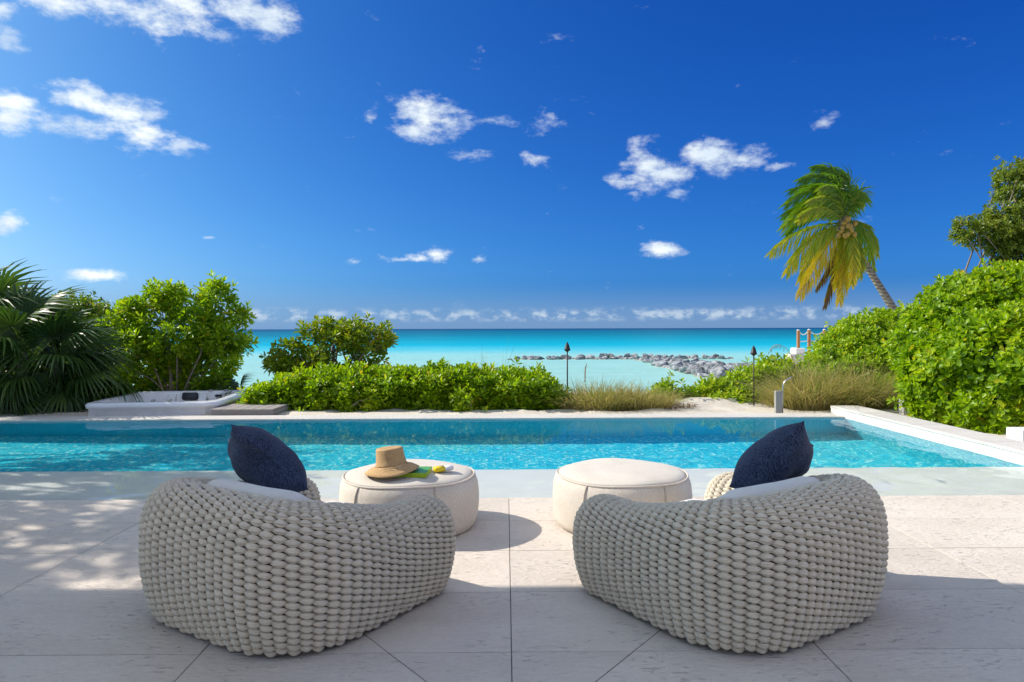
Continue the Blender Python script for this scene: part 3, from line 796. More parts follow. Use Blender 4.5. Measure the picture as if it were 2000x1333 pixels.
def rosettes(tips, axes, rng, k=9, ln=.10, wd=.055, tint=None, spread=(25, 95), tv=LEAF_V):
    n = len(tips); ax = unit(axes); a = unit(np.cross(ax, rng.normal(0, 1, (n, 3)))); b = np.cross(ax, a)
    j = np.arange(k); w = j[None] * 2.399 + rng.uniform(0, 6.28, (n, 1)); e = np.radians(np.linspace(spread[0], spread[1], k))[None] + rng.normal(0, .16, (n, k))
    rad = a[:, None] * np.cos(w)[..., None] + b[:, None] * np.sin(w)[..., None]
    d = ax[:, None] * np.cos(e)[..., None] + rad * np.sin(e)[..., None]
    nr = ax[:, None] * np.sin(e)[..., None] - rad * np.cos(e)[..., None] + rng.normal(0, .18, (n, k, 3))
    L = ln * rng.uniform(.7, 1.15, (n, k)) * np.linspace(.72, 1.1, k)[None]
    p = tips[:, None] - ax[:, None] * (np.linspace(0, .55, k)[None, :, None] * ln)
    t = np.clip((tint[:, None] if tint is not None else .5) + rng.normal(0, .13, (n, k)) - np.linspace(-.12, .12, k)[None], 0, .93)
    t = np.where(rng.random((n, k)) < .02, rng.uniform(.94, 1, (n, k)), t)
    return leaves(p.reshape(-1, 3), d.reshape(-1, 3), nr.reshape(-1, 3), L.ravel(), (L * wd / ln).ravel(), t.ravel(), tv)
def blob_points(blobs, n, rng, depth=.12, zmin=-9, keep=.86):
    B = np.array([b[:6] for b in blobs], float); area = (B[:, 3] * B[:, 4] + B[:, 3] * B[:, 5] + B[:, 4] * B[:, 5])
    out_p = []; out_n = []; got = 0
    while got < n:
        m = n * 2; i = rng.choice(len(B), m, p=area / area.sum()); d = unit(rng.normal(0, 1, (m, 3)))
        sc_ = 1 - np.abs(rng.normal(0, depth, m)); p = B[i, :3] + d * B[i, 3:6] * sc_[:, None]
        q = np.linalg.norm((p[:, None] - B[None, :, :3]) / B[None, :, 3:6], axis=2); q[np.arange(m), i] = 9
        ok = (q.min(1) > keep) & (p[:, 2] > zmin)
        nn = unit(d / B[i, 3:6]); out_p.append(p[ok]); out_n.append(nn[ok]); got += ok.sum()
        if len(out_p) > 40: break
    return np.vstack(out_p)[:n], np.vstack(out_n)[:n]
def clump_noise(p, scale, seed):
    return np.array([mnoise.noise(Vector(q) * scale + Vector((seed, 0, 0))) for q in p])
def plant(name, base, label, cat, group, mat, blobs, n, seed, ln=.10, wd=.055, k=9, up=.55, tint0=.5, stems=6, stem_r=.02, zmin=-.04, depth=.12, inner=.35, gaps=0.0, tv=LEAF_V, stem_col=None):
    """shrub of leaf rosettes over a union of ellipsoids (absolute coordinates)"""
    rng = np.random.default_rng(seed); base = Vector(base); t = thing(name, base, label, cat, group)
    p, nn = blob_points(blobs, n, rng, depth, zmin)
    if inner > 0:
        B2 = [(b[0], b[1], b[2], b[3] * .74, b[4] * .74, b[5] * .74) for b in blobs]; p2, n2 = blob_points(B2, int(n * inner * .7), rng, .2, zmin)
        p = np.vstack([p, p2]); nn = np.vstack([nn, n2])
    p = p + nn * (rng.normal(0, .04, (len(p), 1)) + .10 * clump_noise(p, 2.6, seed)[:, None] + (rng.random((len(p), 1)) < .06) * rng.uniform(.04, .16, (len(p), 1)))
    cl = clump_noise(p, 2.2, seed + 31)
    if gaps > 0:
        ok = cl > -.42 + gaps; p, nn, cl = p[ok], nn[ok], cl[ok]
    ax = unit(nn + np.array([0, 0, up]) + rng.normal(0, .28, nn.shape))
    V, F, T = rosettes(p, ax, rng, k, ln, wd, tint0 + .28 * cl + rng.normal(0, .06, len(p)), tv=tv)
    o = link('foliage', np_mesh('foliage', V - np.array(base), F, T), mat, t); o['kind'] = 'stuff'
    mb = MB(); targets = p[rng.choice(len(p), min(stems, len(p)), replace=False)]
    for q in targets:
        q = Vector(q) - base; s0 = Vector((rng.normal(0, .06), rng.normal(0, .06), 0)); L0 = (q - s0).length; mid = s0.lerp(q, .45) + Vector((rng.normal(0, .10 * L0), rng.normal(0, .10 * L0), .16 * L0))
        if q.z < .1: continue
        mb.tube([s0, s0.lerp(mid, .5) + Vector((0, 0, .04)), mid, q], [stem_r, stem_r * .8, stem_r * .6, stem_r * .25], 6)
    if mb.v: mb.build('stems', stem_col or M_BARK, t, True)['kind'] = 'stuff'
    return t
def B(px_, py_, Y, rx, rz, ry=None):
    c = at(px_, py_, Y=Y); k = Y / F_PX
    return (c.x, c.y, c.z, rx * k, (ry if ry else rx * k), rz * k)

# ------------------------------------------------------------------ hedge behind the pool
hb_ = [B(530, 785, 11.1, 42, 30, .55), B(580, 775, 11.2, 50, 40, .6), B(640, 768, 11.2, 60, 42, .6), B(710, 766, 11.2, 60, 45, .62), B(780, 766, 11.2, 60, 45, .62),
       B(850, 766, 11.2, 60, 46, .62), B(920, 766, 11.2, 60, 46, .62), B(985, 768, 11.2, 56, 45, .6), B(1035, 772, 11.1, 48, 42, .55), B(1072, 786, 11.0, 34, 34, .45),
       B(610, 795, 10.95, 40, 16, .3), B(700, 800, 10.9, 40, 16, .3), B(830, 800, 10.9, 50, 16, .3), B(960, 800, 10.9, 50, 16, .3)]
plant('hedge', (-1.6, 11.2, -.06), 'long low bright green hedge running behind the pool', 'hedge', 'sea front shrubs', M_LEAF, hb_, 3300, 11, .135, .058, 9, .9, .60, 24, .016, depth=.10)
plant('shrub', at(905, 806, Y=10.45), 'small leafy sprout at the foot of the long hedge', 'shrub', 'sea front shrubs', M_LEAF, [B(905, 790, 10.55, 22, 22, .15)], 60, 12, .09, .05, 9, .7, .75, 4, .008, inner=0)
plant('shrub', at(675, 806, Y=10.45), 'pale green sprout at the left foot of the long hedge', 'shrub', 'sea front shrubs', M_LEAF, [B(678, 790, 10.55, 18, 18, .13), B(725, 785, 10.6, 22, 26, .13)], 90, 13, .09, .05, 9, .7, .85, 4, .008, inner=0)
# rounded shrub behind it, open branching
rs = [B(560, 690, 12.2, 42, 28, .35), B(600, 668, 12.2, 42, 32, .4), B(655, 650, 12.3, 48, 32, .4), B(690, 665, 12.2, 48, 40, .45), B(735, 672, 12.2, 34, 38, .4), B(640, 695, 12.1, 56, 32, .4),
      B(715, 705, 12.1, 52, 32, .4), B(575, 718, 12.1, 40, 18, .3), B(665, 725, 12.1, 60, 25, .4), B(750, 690, 12.2, 18, 32, .25), B(540, 712, 12.2, 20, 14, .2), B(745, 648, 12.2, 20, 14, .2)]
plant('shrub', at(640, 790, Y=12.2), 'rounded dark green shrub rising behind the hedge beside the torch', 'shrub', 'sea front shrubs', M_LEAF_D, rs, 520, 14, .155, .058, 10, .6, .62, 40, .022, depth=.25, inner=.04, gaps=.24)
# big open shrub-tree at the left
lt = [B(430, 585, 12.6, 36, 30, .4), B(455, 615, 12.6, 36, 28, .4), B(385, 600, 12.6, 45, 32, .5), B(330, 590, 12.6, 48, 34, .5), B(280, 610, 12.6, 50, 34, .5), B(235, 640, 12.6, 42, 34, .5),
      B(300, 655, 12.4, 66, 40, .6), B(375, 650, 12.4, 70, 42, .6), B(440, 665, 12.4, 42, 38, .5), B(260, 700, 12.8, 60, 36, .6), B(340, 705, 12.9, 64, 32, .6), B(415, 715, 12.9, 50, 34, .5),
      B(300, 745, 13.1, 60, 28, .5), B(395, 750, 13.1, 55, 26, .5), B(225, 740, 13.0, 44, 40, .5), B(330, 745, 12.75, 75, 26, .35), B(405, 742, 12.7, 48, 28, .35), B(255, 745, 12.75, 45, 28, .35), B(430, 560, 12.6, 20, 14, .25), B(315, 568, 12.6, 26, 14, .3)]
plant('small_tree', at(345, 800, Y=12.4), 'broad green bushy tree behind the hot tub', 'tree', 'trees along the shore', M_LEAF, lt, 1550, 15, .16, .060, 10, .6, .58, 18, .022, depth=.25, inner=.05, gaps=.19)
bs = [B(150, 615, 14.5, 70, 40, .8), B(90, 640, 14.5, 60, 44, .8), B(200, 650, 14.5, 50, 44, .8), B(130, 700, 14.2, 120, 60, 1.0), B(30, 690, 14.2, 80, 70, 1.0)]
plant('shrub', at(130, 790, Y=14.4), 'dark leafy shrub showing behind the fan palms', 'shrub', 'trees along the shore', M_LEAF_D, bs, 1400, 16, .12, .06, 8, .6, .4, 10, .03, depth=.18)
us = [B(60, 775, 11.6, 90, 50, .6), B(180, 780, 11.4, 70, 34, .5), B(260, 785, 13.0, 60, 24, .4), B(420, 785, 13.1, 60, 22, .3), B(340, 785, 13.1, 60, 22, .3)]
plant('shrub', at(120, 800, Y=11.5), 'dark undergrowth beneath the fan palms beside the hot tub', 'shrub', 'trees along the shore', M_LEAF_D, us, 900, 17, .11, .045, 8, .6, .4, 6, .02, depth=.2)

# right hand shrubs
plant('shrub', at(1300, 800, Y=11.3), 'small rounded bush on the sand left of the other low bushes', 'shrub', 'low bushes on the sand', M_LEAF, [B(1300, 772, 11.3, 26, 18, .25), B(1290, 780, 11.2, 18, 12, .2)], 130, 21, .10, .052, 9, .7, .62, 4, .01, inner=.2)
plant('shrub', at(1346, 800, Y=11.4), 'smallest low bush between the two larger bushes', 'shrub', 'low bushes on the sand', M_LEAF, [B(1346, 775, 11.4, 22, 12, .2)], 70, 22, .10, .052, 9, .7, .6, 3, .01, inner=.2)
lb = [B(1390, 768, 11.6, 28, 22, .3), B(1430, 760, 11.7, 40, 26, .4), B(1480, 745, 11.9, 46, 32, .5), B(1520, 735, 12.1, 38, 30, .5), B(1450, 780, 11.3, 40, 16, .3), B(1510, 770, 11.6, 44, 26, .4), B(1400, 785, 11.2, 22, 10, .2)]
plant('shrub', at(1460, 800, Y=11.7), 'wide low green bush around the right torch', 'shrub', 'low bushes on the sand', M_LEAF, lb, 900, 23, .125, .058, 9, .9, .72, 8, .012, depth=.12)
mm = [B(1616, 725, 12.8, 44, 42, .7), B(1650, 698, 13.0, 56, 54, .8), B(1690, 672, 13.2, 60, 58, .9), B(1740, 665, 13.4, 60, 60, .9), B(1785, 680, 13.4, 50, 50, .9), B(1700, 735, 12.4, 90, 60, .8),
      B(1770, 740, 12.0, 70, 70, .8), B(1590, 770, 12.2, 60, 40, .5), B(1750, 790, 11.2, 50, 50, .5)]
plant('hedge', at(1690, 805, Y=12.6), 'sloping bright green hedge mound below the coconut palm', 'hedge', 'clipped right hand hedges', M_LEAF, mm, 3600, 24, .10, .055, 8, .6, .66, 10, .02, depth=.09)
rh = [B(1815, 690, 9.6, 55, 70, .7), B(1850, 640, 9.7, 60, 66, .8), B(1900, 600, 9.7, 66, 66, .9), B(1960, 590, 9.6, 70, 66, .9), B(2020, 590, 9.5, 70, 70, .9), B(1840, 745, 9.0, 70, 80, .5), B(1915, 720, 8.7, 80, 110, .55),
      B(1990, 730, 8.3, 80, 120, .6), B(2070, 740, 8.2, 90, 130, .7), B(1850, 790, 8.9, 60, 42, .4), B(1940, 810, 8.3, 70, 46, .35), B(1970, 545, 9.9, 50, 30, .5), B(2080, 640, 9.0, 90, 110, .9)]
plant('hedge', at(1930, 850, Y=8.9), 'tall dense green hedge filling the right edge beside the pool wall', 'hedge', 'clipped right hand hedges', M_LEAF, rh, 4600, 25, .11, .066, 8, .45, .60, 16, .02, depth=.09)
tr = [B(1905, 455, 11.8, 34, 22, .4), B(1945, 450, 11.8, 40, 30, .5), B(1960, 420, 11.8, 34, 24, .5), B(1985, 375, 11.8, 36, 30, .5), B(1975, 345, 11.8, 30, 22, .4), B(2010, 330, 11.8, 36, 28, .5), B(1995, 440, 11.8, 40, 40, .6),
      B(2040, 400, 11.8, 60, 60, .8), B(1975, 485, 11.7, 40, 24, .5), B(2010, 510, 11.6, 46, 34, .6), B(1890, 440, 11.8, 20, 12, .3), B(2070, 480, 11.7, 70, 60, .8), B(1955, 400, 11.8, 20, 14, .3)]
plant('broadleaf_tree', at(2040, 800, Y=11.8), 'olive green broadleaf tree leaning in at the right edge', 'tree', 'trees along the shore', M_OLIVE, tr, 2300, 26, .085, .042, 9, .5, .5, 70, .03, depth=.22, inner=.12, gaps=.06)
# tree standing left of the view: dapples the terrace and the pool shelf
st = [(-8.6, 6.3, 4.7, .95, .75, .5), (-9.6, 5.9, 5.2, 1.1, .9, .6), (-9.9, 6.9, 5.0, 1.1, .9, .6), (-10.8, 6.4, 5.3, 1.1, 1.0, .6), (-8.1, 6.9, 4.3, .8, .6, .45), (-9.0, 7.6, 4.8, 1.0, .8, .55),
      (-10.6, 8.2, 5.2, 1.2, 1.1, .7), (-11.8, 9.3, 5.2, 1.3, 1.2, .7), (-11.0, 10.4, 5.0, 1.1, 1.0, .6), (-8.9, 5.3, 4.6, .8, .5, .4), (-7.7, 6.2, 4.3, .5, .5, .3)]
plant('broadleaf_tree', (-10.2, 7.4, 0), 'leafy shade tree standing left of the terrace', 'tree', 'trees along the shore', M_LEAF_D, st, 1250, 27, .15, .085, 8, .6, .5, 60, .06, zmin=1.2, depth=.3, inner=.15, gaps=.17)

# ------------------------------------------------------------------ fan palms at the left
def fan_mesh(seed):
    rng = np.random.default_rng(seed); pl = rng.uniform(.55, .8); R = rng.uniform(.72, .9); ns = 34
    V = []; F = []; T = []
    def strip(c, w, tn_):                       # ribbon along points c with half widths w across direction s
        b = len(V)
        for i, (p, hw, s) in enumerate(zip(c, w, tn_[0])):
            V.append(p - s * hw); V.append(p + s * hw); T.extend([tn_[1]] * 2)
        for i in range(len(c) - 1): F.append((b + 2 * i, b + 2 * i + 1, b + 2 * i + 3, b + 2 * i + 2))
    bend = rng.uniform(.10, .22)
    pet = [np.array((0, pl * t, -bend * t * t)) for t in np.linspace(0, 1, 5)]
    strip(pet, [.013, .012, .010, .009, .008], ([np.array((1, 0, 0))] * 5, .75))
    hub = pet[-1]
    for i in range(ns):
        a = R_(-128 + 256 * i / (ns - 1)) + rng.normal(0, .012); d = np.array((math.sin(a), math.cos(a), 0)); s = np.array((math.cos(a), -math.sin(a), 0))
        r = R * (1 - .22 * abs(a) / R_(128)) * rng.uniform(.92, 1.05); cup = .10 * math.sin(abs(a)) ; dr = rng.uniform(.5, 1.15)
        ts = np.array([0, .3, .55, .78, 1.0]); hw = np.array([.002, .028, .030, .018, .002]) * R
        c = [hub + d * r * t * (1 - .18 * max(0, t - .55)) + np.array((0, 0, cup * t - bend * .9 * t - dr * r * max(0, t - .45) ** 1.6 * 1.6)) for t in ts]
        s2 = [s + np.array((0, 0, .35 * (-1) ** i))] * 5
        strip(c, hw, (s2, float(np.clip(.45 + rng.normal(0, .14), 0, 1))))
    return np_mesh('fan_frond', np.array(V), np.array(F), np.array(T))
FANS = [fan_mesh(i) for i in range(5)]
def fan_palm(base, height, n, label, seed, spread=1.0, scale=1.0):
    rng = np.random.default_rng(seed); base = Vector(base); t = thing('fan_palm', base, label, 'palm', 'fan palms beside the hot tub')
    MB().tube([(0, 0, -.1), (.02, 0, height * .5), (.03, .02, height)], [.09, .08, .06], 9).build('trunk', M_PBARK, t, True)
    for i in range(n):
        e = R_(78 - 120 * (i + .5) / n) + rng.normal(0, .1); a = i * 2.399 + rng.normal(0, .25)
        d = Vector((math.cos(e) * math.cos(a), math.cos(e) * math.sin(a), math.sin(e)))
        y = d; side = y.cross(Vector((0, 0, 1))).normalized(); z = side.cross(y)
        if rng.random() < .5: z, side = z, side
        rot = Matrix((side, y, z)).transposed().to_4x4() @ Matrix.Rotation(rng.normal(0, .35), 4, 'Y')
        o = link('frond', FANS[i % 5], M_FAN, t)
        o.matrix_local = Matrix.Translation((.03 + d.x * .04, .02 + d.y * .04, height - .12 + .12 * (1 - i / n))) @ rot @ Matrix.Scale(scale * rng.uniform(.85, 1.1), 4)
    return t
for me in FANS: me.materials.append(M_FAN)
fan_palm(at(40, 812, Y=10.8), 1.0, 26, 'dense dark fan palm at the left edge of the picture', 41, scale=.9)
fan_palm(at(108, 815, Y=10.9), .85, 22, 'lower fan palm between the left edge and the hot tub', 42, scale=.86)
fan_palm(at(-40, 812, Y=11.4), 1.35, 20, 'tallest fan palm, partly cut by the left picture edge', 43)
fan_palm(at(455, 790, Y=12.4), .12, 7, 'tiny fan palm sprouting behind the hot tub', 44, scale=.42)

# ------------------------------------------------------------------ coconut palm
def coconut_palm():
    Y = 22.0; crown = at(1647, 440, Y=Y); foot = at(1775, 690, Y=Y); foot.z = -.25
    foot = at(1790, 665, Y=Y); base = Vector((foot.x, foot.y, foot.z - .7))
    t = thing('coconut_palm', base, 'wind blown coconut palm leaning left above the hedge', 'palm')
    pts = [base, foot, at(1752, 615, Y=Y), at(1725, 572, Y=Y), at(1697, 527, Y=Y), at(1668, 478, Y=Y), crown]
    MB().tube([p - base for p in pts], [.19, .16, .125, .115, .105, .10, .10], 12).build('trunk', M_PBARK, t, True)
    rng = np.random.default_rng(9)
    # control point, tip, tint, depth offset, wind sweep
    spec = [((1668, 322), (1592, 326), .18, .3, 1), ((1690, 328), (1612, 332), .10, .5, 1), ((1650, 316), (1562, 352), .22, .1, 1), ((1640, 318), (1536, 400), .28, -.1, 1), ((1660, 335), (1545, 372), .15, .4, 1),
            ((1622, 345), (1530, 445), .34, -.2, 1), ((1640, 350), (1530, 422), .20, .2, 1), ((1618, 372), (1536, 458), .30, .0, 1), ((1612, 380), (1562, 430), .52, -.5, 1), ((1638, 362), (1578, 396), .42, -.6, 1), ((1650, 340), (1600, 372), .35, -.4, 1),
            ((1672, 335), (1640, 345), .2, .3, 1), ((1690, 335), (1682, 402), .36, .1, .3), ((1676, 350), (1668, 400), .25, .3, .5), ((1700, 352), (1676, 380), .2, .5, .6),
            ((1580, 428), (1505, 493), .56, -.2, .25), ((1588, 446), (1537, 532), .60, -.3, .3), ((1600, 448), (1562, 548), .62, .2, .3), ((1612, 478), (1563, 576), .76, -.4, .25),
            ((1632, 500), (1596, 560), .98, .2, .1), ((1634, 515), (1612, 592), 1.0, .0, .1), ((1668, 470), (1640, 588), .70, -.6, .3), ((1676, 475), (1664, 555), .62, -.7, .3), ((1650, 500), (1636, 560), .66, -.5, .3), ((1690, 470), (1680, 540), .55, -.2, .3),
            ((1698, 412), (1714, 500), .46, -.3, .15), ((1694, 428), (1706, 530), .40, .3, .15)]
    wind = np.array((-1, .1, -.28))
    for i, (c, tp, ti, dy, sweep) in enumerate(spec):
        dy = dy * 1.2 + rng.normal(0, .12); p0 = np.array(crown) + np.array((0, dy * .12, .02)); p1 = np.array(at(*c, Y=Y + dy * .6)); p2 = np.array(at(*tp, Y=Y + dy))
        V = []; F = []; T = []
        ts = np.linspace(0, 1, 13); P = np.array([(1 - s) ** 2 * p0 + 2 * s * (1 - s) * p1 + s * s * p2 for s in ts])
        for q, s in zip(P, ts):
            hw = .026 * (1 - s) + .010
            V += [q + np.array((0, 0, hw)), q - np.array((0, 0, hw)), q + np.array((0, hw, 0))]; T += [max(ti, .66)] * 3
        for k in range(12):
            for j in range(3): F.append((3 * k + j, 3 * k + (j + 1) % 3, 3 * k + 3 + (j + 1) % 3, 3 * k + 3 + j))
        seg = np.linalg.norm(np.diff(P, axis=0), axis=1).sum()
        for s in np.linspace(.10, 1, 64):
            q = (1 - s) ** 2 * p0 + 2 * s * (1 - s) * p1 + s * s * p2; tg = unit(2 * (1 - s) * (p1 - p0) + 2 * s * (p2 - p1))
            for sd in (-1, 1):
                sv = unit(np.cross(tg, np.array((0, -1.0, .25)))) * sd
                dead = ti > .93
                d = unit(tg * (.55 + .4 * s) + sv * (.55 if not dead else .2) + wind * .55 * sweep * rng.uniform(.7, 1.2) + np.array((0, 0, (-.55 if not dead else -.7) * (1.2 - .6 * sweep))) + np.array((0, rng.normal(0, .30), rng.normal(0, .05))))
                ln = seg * (.27 * math.sin(math.pi * (.12 + .80 * s)) + .05) * rng.uniform(.85, 1.1); wv = unit(np.cross(d, np.array((.2, 1.0, .3)))) * (.013 + .010 * rng.random())
                d2 = unit(d + wind * .25 * sweep + np.array((0, 0, -.5)))
                b = len(V); m1 = q + d * ln * .55; e = m1 + d2 * ln * .45
                V += [q - wv * .5, q + wv * .5, m1 - wv, m1 + wv, e]; tt = float(np.clip(ti + rng.normal(0, .07) + .22 * (s - .4) * (ti > .3), 0, 1)); T += [tt] * 5
                F.append((b, b + 1, b + 3, b + 2)); F.append((b + 2, b + 3, b + 4, b + 4))
        Fq = [f for f in F if len(set(f)) == 4]; Ft = [f[:3] for f in F if len(set(f)) == 3]
        tri = np.array([t3 for f in Fq for t3 in ((f[0], f[1], f[2]), (f[0], f[2], f[3]))] + Ft)
        o = link('frond', np_mesh('frond', np.array(V) - np.array(base), tri, np.array(T)), M_COCO, t)
    for i in range(14):
        a = rng.uniform(0, 6.28); q = crown + Vector((math.cos(a) * .26 - .05, -abs(math.sin(a)) * .3 - .25, rng.uniform(-.42, .12))) - base
        mb = MB().lathe([(.015, -.10), (.055, -.07), (.078, 0), (.06, .07), (.015, .095)], 10); o = mb.build('coconut', M_COCONUT, t, True); o.location = q; o.rotation_euler = (rng.normal(0, .3), rng.normal(0, .3), 0)
    MB().lathe([(.10, -.35), (.2, -.15), (.19, .1), (.08, .3)], 12).build('crown_shaft', M_PBARK, t, True).location = crown - base
coconut_palm()

# ------------------------------------------------------------------ dune grasses
def grass(base, rx, ry, n, h, label, seed, mat=M_GRASS, lean=1.05, wd=.006, name='grass_clump', cat='grass', group='dune grass clumps', tint=(.62, .24), extra=None):
    rng = np.random.default_rng(seed); base = Vector(base)
    r = np.sqrt(rng.random(n)); a = rng.uniform(0, 6.28, n); p = np.stack([r * np.cos(a) * rx, r * np.sin(a) * ry, np.zeros(n)], 1)
    out = np.stack([np.cos(a) * r, np.sin(a) * r, np.zeros(n)], 1) * .8 + rng.normal(0, .5, (n, 3)) * np.array([1, 1, 0])
    L = h * rng.uniform(.55, 1.15, n) * (1 - .3 * r ** 2); V = []; ts = np.array([0, .35, .68, 1.0])
    side = unit(np.stack([rng.normal(0, 1, n), rng.normal(0, .4, n), np.zeros(n)], 1))
    le = lean * rng.uniform(.3, 1.5, n)
    for t_ in ts:
        c = p + out * (le * L * t_ ** 1.7)[:, None] + np.array([0, 0, 1])[None] * (L * (t_ - .42 * np.minimum(le, 1.3) * t_ ** 2.4))[:, None]
        w = wd * (1 - .85 * t_); V += [c - side * w, c + side * w]
    V = np.stack(V, 1); b = np.arange(n)[:, None] * 8
    F = np.concatenate([b + np.array([[2 * k, 2 * k + 1, 2 * k + 3, 2 * k + 2]]) for k in range(3)], 0)
    T = np.repeat(np.clip(rng.normal(tint[0], tint[1], n), 0, 1), 8)
    o = link(name, np_mesh(name, V.reshape(-1, 3), F, T), mat); o.location = base
    return tag(o, label, cat, group)
grass(at(1165, 803, Y=10.75), .62, .28, 1500, .66, 'tan and green grass clump beside the middle torch', 51)
grass(at(1250, 802, Y=10.8), .55, .28, 1300, .58, 'drier tan grass clump right of the middle torch', 52, tint=(.66, .2))
grass(at(1120, 803, Y=10.9), .25, .2, 200, .42, 'sparse green grass tuft at the hedge end', 55, tint=(.35, .2))
grass(at(975, 800, Y=11.5), .5, .2, 70, 1.15, 'thin tall grass stalks poking out of the long hedge', 56, lean=.25, wd=.0045, tint=(.45, .25))
grass(at(1310, 800, Y=10.75), .38, .2, 500, .16, 'low reddish ground cover on the sand', 53, M_RED, .9, .008, 'ground_cover', 'plant')
grass(at(1425, 800, Y=10.9), .5, .1, 60, .09, 'scattered red weeds on the sand mound', 57, M_RED, .9, .008, 'ground_cover', 'plant')
grass(at(1590, 806, Y=10.7), .55, .35, 1900, 1.12, 'big tan grass clump right of the outdoor shower', 54, tint=(.66, .22))
grass(at(1672, 808, Y=10.7), .52, .35, 1900, 1.08, 'big grey green grass clump at the corner of the pool wall', 58, tint=(.52, .24))
grass(at(1530, 804, Y=10.8), .28, .2, 500, .62, 'small straw coloured grass clump behind the outdoor shower', 59, tint=(.65, .2))
def sea_oat(pts, label, seed):
    rng = np.random.default_rng(seed); base = Vector(pts[0]); t = thing('sea_oat', base, label, 'grass', 'sea oat stalks')
    P = [Vector(p) - base for p in pts]; MB().tube(P, [.004] * len(P), 5).build('stalk', M_STRAW, t)
    V = []; F = []
    for i in range(13):
        f_ = i / 12.0 * (len(P) - 1.001) * .45 + (len(P) - 1) * .55; k_ = min(int(f_), len(P) - 2); q = np.array(P[k_].lerp(P[k_ + 1], f_ - k_))
        d = np.array((rng.normal(-.15, .25), rng.normal(0, .3), -1.0)); d = d / np.linalg.norm(d) * rng.uniform(.035, .10); b = len(V)
        V += [q, q + d * .5 + np.array((.006, 0, 0)), q + d * .5 - np.array((.006, 0, 0)), q + d]; F += [(b, b + 1, b + 2), (b + 1, b + 3, b + 2)]
    link('seed_head', np_mesh('seed_head', np.array(V), np.array(F)), M_STRAW, t)
sea_oat([at(1140, 790, Y=10.6), at(1143, 750, Y=10.6), at(1143, 738, Y=10.6), at(1145, 710, Y=10.6)], 'dry seed stalk standing above the grass right of the middle torch', 1)
sea_oat([at(1562, 760, Y=10.6), at(1556, 725, Y=10.6), at(1547, 697, Y=10.6), at(1535, 680, Y=10.6), at(1522, 673, Y=10.6), at(1511, 675, Y=10.6), at(1503, 684, Y=10.6)], 'drooping sea oat head arching beside the right torch', 2)
for i in range(0): pass

# ------------------------------------------------------------------ rock groyne in the sea
def rock_mesh(seed):
    rng = np.random.default_rng(seed); import bmesh
    bm = bmesh.new(); bmesh.ops.create_icosphere(bm, subdivisions=3, radius=1.0)
    planes = [(unit(rng.normal(0, 1, 3)), rng.uniform(.48, .82)) for _ in range(13)]
    for v in bm.verts:
        p = np.array(v.co)
        for n_, d_ in planes:
            k = p @ n_
            if k > d_: p = p - n_ * (k - d_) * .92
        p = p * (1 + .06 * mnoise.noise(Vector(p) * 2.2 + Vector((seed, 0, 0))) + .03 * mnoise.noise(Vector(p) * 6 + Vector((seed, 0, 0)))); v.co = p * np.array((1.15, 1.0, .82))
    me = bpy.data.meshes.new('boulder'); bm.to_mesh(me); bm.free(); me.materials.append(M_ROCK)
    return me
ROCKS = [rock_mesh(i) for i in range(9)]
def groyne(name, base, label, spots, seed):
    rng = np.random.default_rng(seed); t = thing(name, base, label, 'groyne', 'rock groynes')
    for i, (x, y, z, s) in enumerate(spots):
        o = link('boulder', ROCKS[int(rng.integers(9))], M_ROCK, t); o.location = Vector((x, y, z)) - Vector(base)
        o.rotation_euler = (rng.uniform(-.5, .5), rng.uniform(-.5, .5), rng.uniform(0, 6.28)); o.scale = (s, s * rng.uniform(.85, 1.15), s * rng.uniform(.75, 1))
    return t
rng = np.random.default_rng(77); sp_ = []
yy = 37.0
while yy < 70:
    f = (yy - 37.0) / 33.0; half = 2.9 - 1.9 * f; cx_ = 12.9 + .7 * f + half
    for xx in np.arange(cx_ - half, cx_ + half + .01, 1.25 - .4 * f):
        prof = 1 - abs(xx - cx_) / half; s = rng.uniform(.60, 1.0) * (1 - .48 * f)
        sp_.append((xx + rng.normal(0, .16), yy + rng.normal(0, .2), SEA_Z + .02 + .50 * prof * (1 - .75 * f) + rng.normal(0, .13 * (1 - .6 * f)), s))
    yy += 1.35 - .4 * f
groyne('rock_groyne', (15, 54, SEA_Z), 'grey boulder groyne running out from the shore', sp_, 3)
sp2 = []
for xx in np.arange(.6, 24, .55):
    for r_ in (0, 1):
        e = min(1, (xx - .3) / 2.5, (24.3 - xx) / 2.5)
        sp2.append((xx + rng.normal(0, .2), 71.5 + r_ * 1.0 + rng.normal(0, .15), SEA_Z - .08 + (.16 * r_ + rng.normal(.02, .08)) * e, rng.uniform(.42, .62) * (.6 + .4 * e)))
groyne('rock_groyne', (12, 72, SEA_Z), 'long low boulder breakwater lying across the end of the groyne', sp2, 4)

